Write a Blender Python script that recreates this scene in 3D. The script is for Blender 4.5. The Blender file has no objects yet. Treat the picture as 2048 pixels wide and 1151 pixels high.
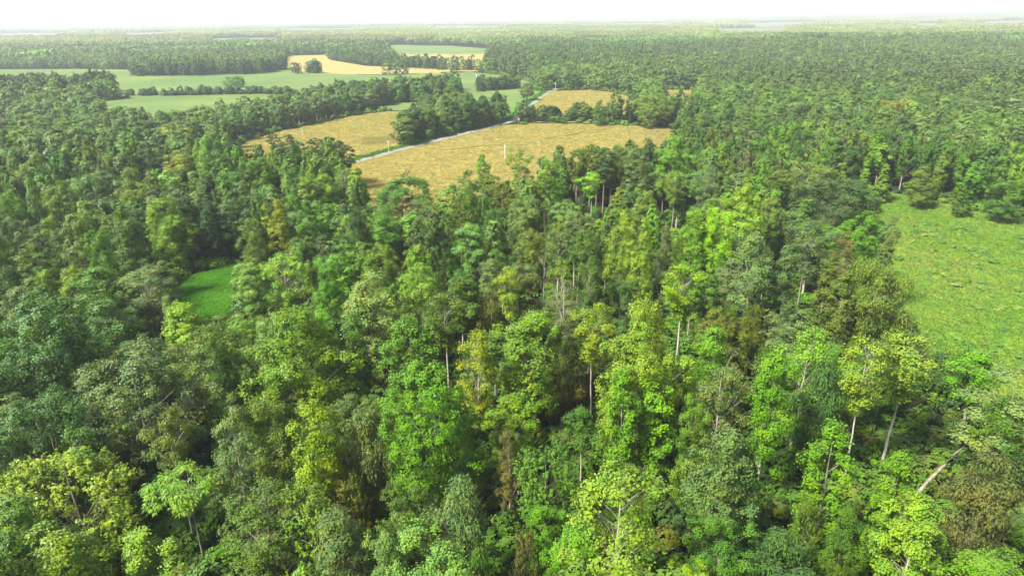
import bpy, math, random
import numpy as np
from mathutils import Matrix, Vector
from mathutils.geometry import delaunay_2d_cdt

# ------------------------------------------------------------------ camera, sky, sun, exposure
scene = bpy.context.scene
col = scene.collection
CAM_H, PITCH, ROLL, FPX = 65.0, math.radians(21.6), math.radians(0.7), 1366.0
cp, sp, cr, sr = math.cos(PITCH), math.sin(PITCH), math.cos(ROLL), math.sin(ROLL)
FWD = np.array([0, cp, -sp]); _r = np.array([1.0, 0, 0]); _u = np.array([0, sp, cp])
RGT = cr * _r - sr * _u; UPV = sr * _r + cr * _u
cam_data = bpy.data.cameras.new('camera')
cam_data.sensor_width = 36.0; cam_data.lens = FPX * 36.0 / 2048.0
cam_data.clip_start = 0.5; cam_data.clip_end = 40000.0
cam = bpy.data.objects.new('camera', cam_data); col.objects.link(cam)
m = Matrix.Identity(4)
for i in range(3):
    m[i][0], m[i][1], m[i][2] = RGT[i], UPV[i], -FWD[i]
m[2][3] = CAM_H
cam.matrix_world = m
scene.camera = cam

SUN_EL, SUN_AZ = math.radians(50), math.radians(236)      # azimuth the light comes from, clockwise from +Y
world = bpy.data.worlds.new('World'); scene.world = world; world.use_nodes = True
wn = world.node_tree.nodes; wl = world.node_tree.links
sky = wn.new('ShaderNodeTexSky'); sky.sky_type = 'NISHITA'; sky.sun_disc = False
sky.sun_elevation = SUN_EL; sky.sun_rotation = SUN_AZ
sky.air_density = 1.0; sky.dust_density = 0.4; sky.ozone_density = 1.0; sky.altitude = 100
bg = wn['Background']; bg.inputs['Strength'].default_value = 0.08
hs = wn.new('ShaderNodeHueSaturation'); hs.inputs['Saturation'].default_value = 0.12     # a milky summer sky
cool = wn.new('ShaderNodeMix'); cool.data_type = 'RGBA'; cool.blend_type = 'MULTIPLY'; cool.inputs[0].default_value = 1.0; cool.inputs[7].default_value = (0.94, 1.0, 1.16, 1)
wl.new(sky.outputs['Color'], hs.inputs['Color']); wl.new(hs.outputs['Color'], cool.inputs[6]); wl.new(cool.outputs[2], bg.inputs['Color'])
sun_data = bpy.data.lights.new('sun', 'SUN'); sun_data.energy = 5.0; sun_data.angle = math.radians(11)
sun_data.color = (1.0, 0.95, 0.86)
sun = bpy.data.objects.new('sun', sun_data); col.objects.link(sun)
sdir = Vector((math.sin(SUN_AZ) * math.cos(SUN_EL), math.cos(SUN_AZ) * math.cos(SUN_EL), math.sin(SUN_EL)))
sun.rotation_euler = sdir.to_track_quat('Z', 'Y').to_euler()
sun.location = (0, 0, 300)
scene.view_settings.view_transform = 'Standard'; scene.view_settings.look = 'None'
scene.view_settings.exposure = 1.42; scene.view_settings.gamma = 1.0
scene.cycles.max_bounces = 4; scene.cycles.diffuse_bounces = 2; scene.cycles.glossy_bounces = 1
scene.cycles.transmission_bounces = 2; scene.cycles.volume_bounces = 0; scene.cycles.transparent_max_bounces = 4
scene.cycles.use_denoising = True
scene.cycles.caustics_reflective = False; scene.cycles.caustics_refractive = False
scene.cycles.sample_clamp_indirect = 6

# ------------------------------------------------------------------ terrain and picking ground points
def sstep(a, b, x):
    t = np.clip((np.asarray(x, float) - a) / (b - a), 0, 1); return t * t * (3 - 2 * t)

def T(x, y):
    x = np.asarray(x, float); y = np.asarray(y, float)
    d = np.hypot(x, y)
    z = sstep(240, 480, d) * (1.1 * np.sin(x / 88 + 0.8) + 0.9 * np.sin(y / 105 + x / 260 + 2.0))
    z = z + sstep(2300, 3600, d) * (5 * np.sin(x / 410 + 1.3) * np.sin(y / 520 + .4))
    z = z + 9.5 * np.exp(-(((x - 760) / 620) ** 2 + ((y - 1330) / 260) ** 2))
    z = z + 34 * sstep(1500, 5200, x) * sstep(4500, 7500, y)
    return z

def ray(u, v):
    dr = FWD * FPX + RGT * (u - 1024.0) + UPV * (575.5 - v)
    return dr / np.linalg.norm(dr)

def P(u, v, h=0.0):
    """ground point under the spot that is h metres above ground and seen at (u, v)"""
    dr = ray(u, v); g = 0.0
    for _ in range(6):
        t = (h + g - CAM_H) / min(dr[2], -1e-3)
        x, y = dr[0] * t, dr[1] * t
        g = 0.5 * g + 0.5 * float(T(x, y))
    return np.array([x, y])

def project(x, y, z):
    q = np.stack([np.asarray(x, float), np.asarray(y, float), np.asarray(z, float) - CAM_H], -1)
    a, b, c = q @ RGT, q @ UPV, q @ FWD
    c = np.maximum(c, 1e-3)
    return 1024 + FPX * a / c, 575.5 - FPX * b / c, c

def inside(poly, x, y):
    x = np.asarray(x, float); y = np.asarray(y, float)
    r = np.zeros(x.shape, bool); n = len(poly); j = n - 1
    for i in range(n):
        xi, yi = poly[i]; xj, yj = poly[j]
        c = ((yi > y) != (yj > y)) & (x < (xj - xi) * (y - yi) / ((yj - yi) or 1e-9) + xi)
        r ^= c; j = i
    return r

# ------------------------------------------------------------------ materials
def new_mat(name):
    mt = bpy.data.materials.new(name); mt.use_nodes = True
    nt = mt.node_tree
    for n in list(nt.nodes): nt.nodes.remove(n)
    out = nt.nodes.new('ShaderNodeOutputMaterial')
    return mt, nt, out

def node(nt, typ, **kw):
    n = nt.nodes.new(typ)
    for k, v in kw.items(): setattr(n, k, v)
    return n

def noise(nt, scale, detail=4, coord='Generated', rough=0.55):
    if coord == 'Position':
        g = node(nt, 'ShaderNodeNewGeometry'); o = g.outputs['Position']
    else:
        g = node(nt, 'ShaderNodeTexCoord'); o = g.outputs[coord]
    n = node(nt, 'ShaderNodeTexNoise'); n.inputs['Scale'].default_value = scale
    n.inputs['Detail'].default_value = detail; n.inputs['Roughness'].default_value = rough
    nt.links.new(o, n.inputs['Vector']); return n

def ramp(nt, fac, stops):
    r = node(nt, 'ShaderNodeValToRGB'); cr_ = r.color_ramp
    while len(cr_.elements) < len(stops): cr_.elements.new(0.5)
    for e, (p, c) in zip(cr_.elements, stops): e.position = p; e.color = (*c, 1)
    nt.links.new(fac, r.inputs['Fac']); return r

def mixc(nt, a, b, fac, mode='MIX'):
    n = node(nt, 'ShaderNodeMix', data_type='RGBA', blend_type=mode)
    for s, v in ((6, a), (7, b)):
        if isinstance(v, tuple): n.inputs[s].default_value = (*v, 1)
        else: nt.links.new(v, n.inputs[s])
    if isinstance(fac, (int, float)): n.inputs[0].default_value = fac
    else: nt.links.new(fac, n.inputs[0])
    return n.outputs[2]

def leaf_material(name, translucent=0.28, gloss=0.05, rough=0.6):
    """foliage: the tree's own tint times small leaf-to-leaf variation"""
    mt, nt, out = new_mat(name)
    ti = node(nt, 'ShaderNodeAttribute', attribute_type='INSTANCER', attribute_name='tint')
    va = node(nt, 'ShaderNodeAttribute', attribute_type='GEOMETRY', attribute_name='leafvar')
    rr = ramp(nt, va.outputs['Fac'], [(0, (.76, .79, .84)), (.5, (1, 1, 1)), (.85, (1.12, 1.10, .97)), (1, (1.28, 1.22, .95))])
    c = mixc(nt, ti.outputs['Color'], rr.outputs['Color'], 1.0, 'MULTIPLY')
    nz = noise(nt, .33, 2, 'Position'); nr = ramp(nt, nz.outputs['Fac'], [(.33, (.80, .92, 1.1)), (.5, (1, 1, 1)), (.68, (1.26, 1.08, .85))])     # hue drifts from bough to bough
    c = mixc(nt, c, nr.outputs['Color'], 1.0, 'MULTIPLY')
    d = node(nt, 'ShaderNodeBsdfDiffuse'); nt.links.new(c, d.inputs['Color'])
    tr = node(nt, 'ShaderNodeBsdfTranslucent')
    c2 = mixc(nt, c, (1.35, 1.25, .5), 1.0, 'MULTIPLY'); nt.links.new(c2, tr.inputs['Color'])
    mx = node(nt, 'ShaderNodeMixShader'); mx.inputs[0].default_value = translucent
    nt.links.new(d.outputs[0], mx.inputs[1]); nt.links.new(tr.outputs[0], mx.inputs[2])
    gl = node(nt, 'ShaderNodeBsdfGlossy'); gl.inputs['Roughness'].default_value = rough
    gl.inputs['Color'].default_value = (.9, .95, 1, 1)
    fr = node(nt, 'ShaderNodeFresnel'); fr.inputs['IOR'].default_value = 1.4
    mu = node(nt, 'ShaderNodeMath', operation='MULTIPLY'); nt.links.new(fr.outputs[0], mu.inputs[0]); mu.inputs[1].default_value = gloss
    m2 = node(nt, 'ShaderNodeMixShader'); nt.links.new(mu.outputs[0], m2.inputs[0])
    nt.links.new(mx.outputs[0], m2.inputs[1]); nt.links.new(gl.outputs[0], m2.inputs[2])
    nt.links.new(m2.outputs[0], out.inputs['Surface'])
    return mt

def bark_material(name, a, b, scale=1.2):
    mt, nt, out = new_mat(name)
    tc = node(nt, 'ShaderNodeTexCoord')
    mp = node(nt, 'ShaderNodeMapping'); mp.inputs['Scale'].default_value = (3, 3, .6)
    nt.links.new(tc.outputs['Object'], mp.inputs[0])
    n = node(nt, 'ShaderNodeTexNoise'); n.inputs['Scale'].default_value = scale; n.inputs['Detail'].default_value = 5
    nt.links.new(mp.outputs[0], n.inputs['Vector'])
    r = ramp(nt, n.outputs['Fac'], [(.35, a), (.65, b)])
    p = node(nt, 'ShaderNodeBsdfPrincipled'); p.inputs['Roughness'].default_value = .85
    nt.links.new(r.outputs['Color'], p.inputs['Base Color'])
    bu = node(nt, 'ShaderNodeBump'); bu.inputs['Strength'].default_value = .4
    nt.links.new(n.outputs['Fac'], bu.inputs['Height']); nt.links.new(bu.outputs[0], p.inputs['Normal'])
    nt.links.new(p.outputs[0], out.inputs['Surface']); return mt

def ground_material(name, stops, s_big, s_small, bump=0.3, stripes=None, mid=None):
    """stops: colour ramp over blended large and small noise in world space"""
    mt, nt, out = new_mat(name)
    n1 = noise(nt, s_big, 5, 'Position'); n2 = noise(nt, s_small, 6, 'Position', .7)
    ad = node(nt, 'ShaderNodeMix', data_type='FLOAT'); ad.inputs[0].default_value = .45
    nt.links.new(n1.outputs['Fac'], ad.inputs[2]); nt.links.new(n2.outputs['Fac'], ad.inputs[3])
    r = ramp(nt, ad.outputs[0], stops); c = r.outputs['Color']
    h = n2.outputs['Fac']
    if stripes:
        ang, per, amt, dark = stripes
        g = node(nt, 'ShaderNodeNewGeometry'); mp = node(nt, 'ShaderNodeMapping')
        mp.inputs['Rotation'].default_value = (0, 0, ang); nt.links.new(g.outputs['Position'], mp.inputs[0])
        w = node(nt, 'ShaderNodeTexWave'); w.inputs['Scale'].default_value = 6.2832 / per / 6.2832 * .5 * 2
        w.inputs['Distortion'].default_value = 1.5; w.inputs['Detail Scale'].default_value = .3
        nt.links.new(mp.outputs[0], w.inputs['Vector'])
        mm = node(nt, 'ShaderNodeMath', operation='MULTIPLY'); nt.links.new(w.outputs['Fac'], mm.inputs[0]); mm.inputs[1].default_value = amt
        c = mixc(nt, c, dark, mm.outputs[0])
    p = node(nt, 'ShaderNodeBsdfPrincipled'); p.inputs['Roughness'].default_value = .95
    p.inputs['Specular IOR Level'].default_value = .1
    nt.links.new(c, p.inputs['Base Color'])
    bu = node(nt, 'ShaderNodeBump'); bu.inputs['Strength'].default_value = bump; bu.inputs['Distance'].default_value = .4
    nt.links.new(h, bu.inputs['Height']); nt.links.new(bu.outputs[0], p.inputs['Normal'])
    nt.links.new(p.outputs[0], out.inputs['Surface']); return mt

LEAF = leaf_material('leaf')
NEEDLE = leaf_material('needle', .15, .05)
GRASS = leaf_material('grass_blade', .4, .01)
BARK = {'pale': bark_material('bark_pale', (.24, .20, .15), (.50, .45, .36)),
        'white': bark_material('bark_white', (.24, .21, .17), (.54, .50, .43)),
        'grey': bark_material('bark_grey', (.12, .10, .08), (.26, .22, .17)),
        'pine': bark_material('bark_pine', (.16, .11, .08), (.34, .26, .20))}
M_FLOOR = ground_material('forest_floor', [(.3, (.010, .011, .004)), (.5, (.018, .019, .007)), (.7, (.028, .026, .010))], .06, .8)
M_CROP = ground_material('ripening_crop', [(.30, (.19, .185, .05)), (.45, (.25, .215, .07)), (.56, (.275, .225, .082)), (.72, (.245, .215, .066))], .018, .55, .8)
M_SOY = ground_material('green_crop', [(.32, (.066, .118, .034)), (.47, (.092, .148, .040)), (.58, (.125, .175, .042)), (.72, (.18, .205, .042))], .012, .25, .6)
M_MEADOW = ground_material('meadow', [(.3, (.10, .20, .022)), (.5, (.14, .255, .03)), (.65, (.175, .275, .04)), (.8, (.21, .275, .055))], .045, .9, .9)
M_CLEAR = ground_material('clearing_grass', [(.3, (.045, .16, .012)), (.6, (.07, .22, .018)), (.8, (.11, .23, .03))], .09, 1.2, .9)
M_VERGE = ground_material('verge_grass', [(.3, (.05, .13, .02)), (.6, (.09, .19, .03)), (.8, (.16, .22, .04))], .12, 1.0, .8)
M_ROAD = ground_material('asphalt', [(.3, (.17, .165, .16)), (.6, (.22, .215, .205)), (.8, (.26, .25, .235))], .2, 2.0, .2)
M_FARFIELD = ground_material('far_field', [(.3, (.12, .13, .055)), (.7, (.17, .165, .08))], .004, .05, .2)

def put(o, label=None, category=None, group=None, kind=None):
    if label: o['label'] = label
    if category: o['category'] = category
    if group: o['group'] = group
    if kind: o['kind'] = kind
    return o

def quad_mesh(name, v, f, mats, mi=None, var=None):
    """v (n,3), f (k,4) ints"""
    me = bpy.data.meshes.new(name); v = np.asarray(v, np.float32); f = np.asarray(f, np.int32)
    me.vertices.add(len(v)); me.vertices.foreach_set('co', v.ravel())
    me.loops.add(f.size); me.loops.foreach_set('vertex_index', f.ravel())
    me.polygons.add(len(f)); me.polygons.foreach_set('loop_start', np.arange(0, f.size, 4, dtype=np.int32))
    for mt in mats: me.materials.append(mt)
    if mi is not None: me.polygons.foreach_set('material_index', np.asarray(mi, np.int32))
    if var is not None:
        a = me.attributes.new('leafvar', 'FLOAT', 'FACE'); a.data.foreach_set('value', np.asarray(var, np.float32))
    me.update(calc_edges=True); return me

# ------------------------------------------------------------------ ground
def build_ground():
    rs = np.concatenate([np.arange(0, 700, 10), np.geomspace(700, 16000, 90)])
    an = np.radians(np.linspace(-62, 62, 221))
    rr, aa = np.meshgrid(rs, an, indexing='ij')
    x = rr * np.sin(aa); y = rr * np.cos(aa) - 20
    z = T(x, y); v = np.stack([x, y, z], -1).reshape(-1, 3)
    n = len(an); k = len(rs)
    i = np.arange(k - 1)[:, None] * n + np.arange(n - 1)[None]
    f = np.stack([i, i + n, i + n + 1, i + 1], -1).reshape(-1, 4)[:, ::-1]
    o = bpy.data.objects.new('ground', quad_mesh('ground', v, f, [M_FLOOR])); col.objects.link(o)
    put(o, 'dark leaf-littered forest floor running to the horizon', kind='structure')
build_ground()

def densify(poly, step, jitter, rng):
    out = []
    for a, b in zip(poly, np.roll(poly, -1, 0)):
        L = np.linalg.norm(b - a); k = max(1, int(L / step)); nrm = np.array([-(b - a)[1], (b - a)[0]]) / max(L, 1e-6)
        for t in range(k):
            out.append(a + (b - a) * t / k + nrm * (rng.normal(0, jitter) if t else 0))
    return np.array(out)

def sheet(name, poly, mat, lift, label, step=12, jitter=.5, seed=1):
    rng = np.random.default_rng(seed); poly = np.asarray(poly, float)
    area = .5 * np.sum(poly[:, 0] * np.roll(poly[:, 1], -1) - np.roll(poly[:, 0], -1) * poly[:, 1])
    if area < 0: poly = poly[::-1]
    edge = densify(poly, step, jitter, rng)
    lo, hi = edge.min(0), edge.max(0)
    gx, gy = np.meshgrid(np.arange(lo[0], hi[0], step), np.arange(lo[1], hi[1], step))
    gx, gy = gx.ravel(), gy.ravel(); k = inside(edge, gx, gy)
    pts = np.concatenate([edge, np.stack([gx[k], gy[k]], -1)])
    n = len(edge)
    vs, es, fs, *_ = delaunay_2d_cdt([Vector(p) for p in pts], [(i, (i + 1) % n) for i in range(n)], [list(range(n))], 1, 1e-4)
    vv = np.array([[p.x, p.y] for p in vs])
    z = T(vv[:, 0], vv[:, 1]) + lift
    me = bpy.data.meshes.new(name)
    me.from_pydata(np.column_stack([vv, z]).tolist(), [], [list(q) for q in fs]); me.materials.append(mat); me.update()
    o = bpy.data.objects.new(name, me); col.objects.link(o)
    return put(o, label, kind='structure')

def G(*pts): return np.array([P(*p) for p in pts])
def W(*uv, h=0.0): return [(a, b, h) for a, b in uv]

# each field as the outline of real ground; an edge hidden behind nearer trees lies under the line of their tops
F_MAIN = G((683, 333), (745, 316), (800, 302), (880, 283), (960, 263), (1012, 251), (1060, 248), (1200, 249), (1345, 256), (1352, 270),
           (1330, 284, 17), (1240, 288, 18), (1130, 300, 19), (1060, 310, 19), (1000, 348, 19), (950, 364, 18), (870, 378, 17), (810, 370, 17), (745, 368, 16), (705, 352, 12))
F_LEFT = G((470, 292), (500, 280), (560, 262), (640, 246), (720, 229), (775, 223), (840, 226), (842, 250), (815, 275), (790, 292), (760, 303), (700, 318), (688, 328),
           (640, 338, 10), (560, 320, 15), (500, 304, 15), (470, 300, 15))
F_GREEN = G((700, 217), (760, 207), (860, 204), (925, 190), (918, 165), (890, 150), (930, 143), (1000, 150), (1060, 163), (1075, 180), (1062, 200), (1035, 225), (1012, 243),
            (900, 228), (842, 223), (780, 221))
F_BIG = G((-120, 138), (40, 139), (150, 138), (265, 140), (280, 152), (470, 148), (565, 132), (590, 130), (640, 144), (720, 150), (800, 150), (900, 146), (935, 150), (915, 158),
          (918, 172), (880, 188), (800, 194), (720, 201), (660, 205), (600, 193.5), (520, 191.5), (420, 193), (330, 195), (262, 195.5), (150, 188), (-120, 186))
F_LOW = G((180, 207), (250, 196), (350, 194), (520, 191), (600, 193), (690, 187), (730, 183), (720, 175, 15), (640, 178, 15), (560, 184, 15), (470, 195, 15), (380, 206, 15), (300, 217, 16), (225, 212, 14))
F_TAN = G((575, 112), (650, 110), (662, 120), (730, 132), (800, 135), (890, 140), (880, 147), (780, 149), (690, 149), (600, 143), (575, 130))
F_FARG = G((738, 94), (800, 90), (900, 92), (985, 98), (980, 110), (880, 110), (790, 109), (750, 104))
F_FART = G((780, 107.5), (880, 108.5), (980, 108.5), (960, 124, 12), (880, 119, 16), (800, 113, 14))
F_FARS = G((1055, 100), (1100, 101), (1098, 104), (1050, 103))
F_ROADSIDE = G((1098, 184), (1180, 180), (1240, 187), (1272, 200), (1276, 243), (1180, 245.5), (1048, 245), (1056, 224), (1080, 203))
F_SMALL = G((1325, 180), (1388, 181), (1402, 196, 14), (1340, 192, 14))
F_MEADOW = G((1745, 384), (1800, 388), (1880, 405), (1960, 424), (2060, 440), (2300, 470), (2500, 800), (2300, 1000, 16), (2080, 850, 14), (2010, 800, 12),
             (1925, 740, 6), (1870, 690, 9), (1826, 620, 12), (1808, 540, 14), (1778, 450, 15), (1750, 405, 12))
F_CLEAR = G((335, 566), (380, 552), (430, 538), (482, 524), (500, 532), (490, 560), (470, 600, 6), (445, 632, 9), (400, 622, 9), (350, 598, 7))
F_NOOK = G((205, 330), (262, 326), (262, 336), (205, 338))
F_TANBIT = G((372, 318), (402, 312), (402, 330), (378, 334))
FAR_STRIPS = [G((-60, 68), (140, 66.5), (135, 70.5, 18), (-60, 72, 18)), G((225, 67), (352, 65), (350, 69, 18), (228, 70.5, 18)), G((1150, 48), (1342, 45.5), (1340, 49, 18), (1160, 51, 18)),
              G((1430, 58), (1580, 55), (1575, 61.5, 18), (1440, 63.5, 18)), G((1810, 48), (1890, 46.5), (1888, 51, 18), (1812, 52, 18)),
              G((560, 58), (700, 57), (700, 60, 18), (560, 61, 18)), G((860, 53), (1010, 52), (1010, 55, 18), (860, 56, 18)),
              G((1480, 46), (1640, 43.5), (1640, 46, 18), (1480, 48.5, 18)), G((1950, 44), (2100, 41), (2100, 45, 18), (1950, 48, 18)),
              G((420, 78), (560, 76), (560, 80, 16), (420, 82, 16))]
sheet('crop_field', F_MAIN, M_CROP, .12, 'wide ripening yellow crop field below the country road', 12)
sheet('crop_field', F_LEFT, M_CROP, .12, 'yellow crop field with bare rows beyond the pine grove', 12, seed=2)
sheet('soybean_field', F_GREEN, M_SOY, .16, 'green field beside the road, between the dark tree clumps', 14, seed=3)
sheet('soybean_field', F_BIG, M_SOY, .22, 'broad green field crossing the left distance', 20, seed=4)
sheet('soybean_field', F_LOW, M_SOY, .16, 'small green field behind the wooded slope', 14, seed=5)
sheet('crop_field', F_TAN, M_CROP, .26, 'tan crop field beyond the broad green field', 18, seed=6)
sheet('soybean_field', F_FARG, M_SOY, .4, 'pale green field far off amid woods', 30, seed=7)
sheet('crop_field', F_FART, M_CROP, .4, 'thin tan strip below the far green field', 25, seed=8)
sheet('soybean_field', F_FARS, M_SOY, .5, 'tiny pale green field beside the far woods', 30, seed=9)
sheet('crop_field', F_ROADSIDE, M_CROP, .16, 'yellow crop field on the rise beyond the hedge', 12, seed=10)
sheet('crop_field', F_SMALL, M_CROP, .16, 'little wedge of yellow crop enclosed by woods', 12, seed=11)
sheet('meadow', F_MEADOW, M_MEADOW, .05, 'bright green rough meadow along the forest edge', 6, seed=12)
sheet('clearing', F_CLEAR, M_CLEAR, .05, 'small vivid green grassy clearing enclosed by trees', 4, .3, seed=13)
sheet('clearing', F_NOOK, M_CLEAR, .06, 'sliver of green grass beside the dark round tree', 6, .3, seed=14)
sheet('crop_field', F_TANBIT, M_CROP, .1, 'scrap of tan field glimpsed behind the yellow tree', 6, .3, seed=15)
for k, fp in enumerate(FAR_STRIPS):
    sheet('far_field', fp, M_FARFIELD if k < 9 else M_SOY, 1.0, 'pale field strip in the hazy distance', 60, 3, seed=20 + k)

ROAD = G((640, 343), (690, 329), (745, 315.5), (800, 300), (880, 280), (950, 262), (990, 251.5), (1018, 243.5), (1030, 238), (1040, 228), (1052, 216), (1066, 206), (1085, 192), (1098, 184), (1112, 178))
def catmull(pts, n):
    pts = np.vstack([2 * pts[0] - pts[1], pts, 2 * pts[-1] - pts[-2]]); out = []
    for i in range(1, len(pts) - 2):
        p0, p1, p2, p3 = pts[i - 1:i + 3]
        for t in np.linspace(0, 1, n, endpoint=False):
            out.append(.5 * (2 * p1 + (p2 - p0) * t + (2 * p0 - 5 * p1 + 4 * p2 - p3) * t ** 2 + (3 * p1 - p0 - 3 * p2 + p3) * t ** 3))
    out.append(pts[-2]); return np.array(out)
ROADC = catmull(ROAD, 8)
def strip(name, mat, off0, off1, lift, label, thick=0.0):
    t = np.gradient(ROADC, axis=0); t /= np.linalg.norm(t, axis=1)[:, None]; nn = np.column_stack([-t[:, 1], t[:, 0]])
    a = ROADC + nn * off0; b = ROADC + nn * off1; k = len(a)
    za, zb = T(a[:, 0], a[:, 1]) + lift, T(b[:, 0], b[:, 1]) + lift
    v = np.vstack([np.column_stack([a, za]), np.column_stack([b, zb])]); i = np.arange(k - 1)
    f = np.stack([i, i + 1, i + 1 + k, i + k], -1)[:, ::-1]
    o = bpy.data.objects.new(name, quad_mesh(name, v, f, [mat])); col.objects.link(o)
    return put(o, label, kind='structure')
strip('verge', M_VERGE, -4.2, 12.0, .22, 'green grass verge along the country road')
strip('road', M_ROAD, -2.7, 2.7, .28, 'narrow pale grey country road past the fields')

FIELDS = [F_MAIN, F_LEFT, F_GREEN, F_BIG, F_LOW, F_TAN, F_FARG, F_FART, F_FARS, F_ROADSIDE, F_SMALL, F_MEADOW, F_CLEAR, F_NOOK, F_TANBIT] + FAR_STRIPS
def road_dist(x, y):
    d = np.full(np.shape(x), 1e9)
    for p in ROADC[::2]: d = np.minimum(d, np.hypot(x - p[0], y - p[1]))
    return d
def in_forest(x, y, margin=2.5):
    x = np.asarray(x, float); y = np.asarray(y, float); ok = np.ones(x.shape, bool)
    for ox, oy in ((0, 0), (margin, 0), (-margin, 0), (0, margin), (0, -margin)):
        for f in FIELDS:
            lo, hi = f.min(0), f.max(0)
            k = ok & (x + ox >= lo[0]) & (x + ox <= hi[0]) & (y + oy >= lo[1]) & (y + oy <= hi[1])
            if k.any():
                w = np.where(k)[0] if x.ndim else None
                if w is not None: ok[w] &= ~inside(f, x[w] + ox, y[w] + oy)
                else: ok &= ~inside(f, x + ox, y + oy)
    near = np.abs(y) < 900
    if near.any(): ok &= ~(near & (road_dist(x, y) < 7))
    return ok

# ------------------------------------------------------------------ tree shapes
def unit(a): return a / np.maximum(np.linalg.norm(a, axis=-1, keepdims=True), 1e-9)

class Soup:
    def __init__(s): s.v = []; s.f = []; s.m = []; s.k = []; s.n = 0
    def add(s, v, f, mi, var):
        s.v.append(v); s.f.append(f + s.n); s.m.append(np.full(len(f), mi)); s.k.append(np.broadcast_to(var, (len(f),))); s.n += len(v)
    def tube(s, pts, rad, sides=5, mi=0):
        pts = np.asarray(pts, float); k = len(pts); t = unit(np.gradient(pts, axis=0))
        ref = np.where(np.abs(t[:, 2:3]) > .9, np.array([[1., 0, 0]]), np.array([[0, 0, 1.]]))
        a = unit(np.cross(t, ref)); b = np.cross(t, a)
        an = np.linspace(0, 2 * np.pi, sides, endpoint=False)
        r = np.asarray(rad, float)[:, None, None]
        v = (pts[:, None] + r * (np.cos(an)[None, :, None] * a[:, None] + np.sin(an)[None, :, None] * b[:, None])).reshape(-1, 3)
        i = np.arange(k - 1)[:, None] * sides; j = np.arange(sides)[None]; j2 = (j + 1) % sides
        f = np.stack([i + j, i + j2, i + j2 + sides, i + j + sides], -1).reshape(-1, 4)
        s.add(v, f, mi, .5)
    def leaves(s, c, n, t, L, Wd, var, mi=1, fold=.18):
        n = unit(n); t = unit(t - n * np.sum(t * n, -1, keepdims=True)); b = np.cross(n, t)
        L = np.broadcast_to(L, (len(c),))[:, None]; Wd = np.broadcast_to(Wd, (len(c),))[:, None]
        v = np.stack([c - t * L * .5, c + b * Wd * .5 + n * L * fold - t * L * .05, c + t * L * .5 - n * L * fold * .6, c - b * Wd * .5 + n * L * fold - t * L * .05], 1).reshape(-1, 3)
        f = np.arange(len(v)).reshape(-1, 4)
        s.add(v, f, mi, var)
    def mesh(s, name, mats, only=None):
        v = np.concatenate(s.v); f = np.concatenate(s.f); mi = np.concatenate(s.m); k = np.concatenate(s.k)
        if only is not None:
            sel = mi == only; f = f[sel]; k = k[sel]; u, inv = np.unique(f, return_inverse=True); v = v[u]; f = inv.reshape(-1, 4)
            return quad_mesh(name, v, f, [mats[only]], None, k)
        return quad_mesh(name, v, f, mats, mi, k)

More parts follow.
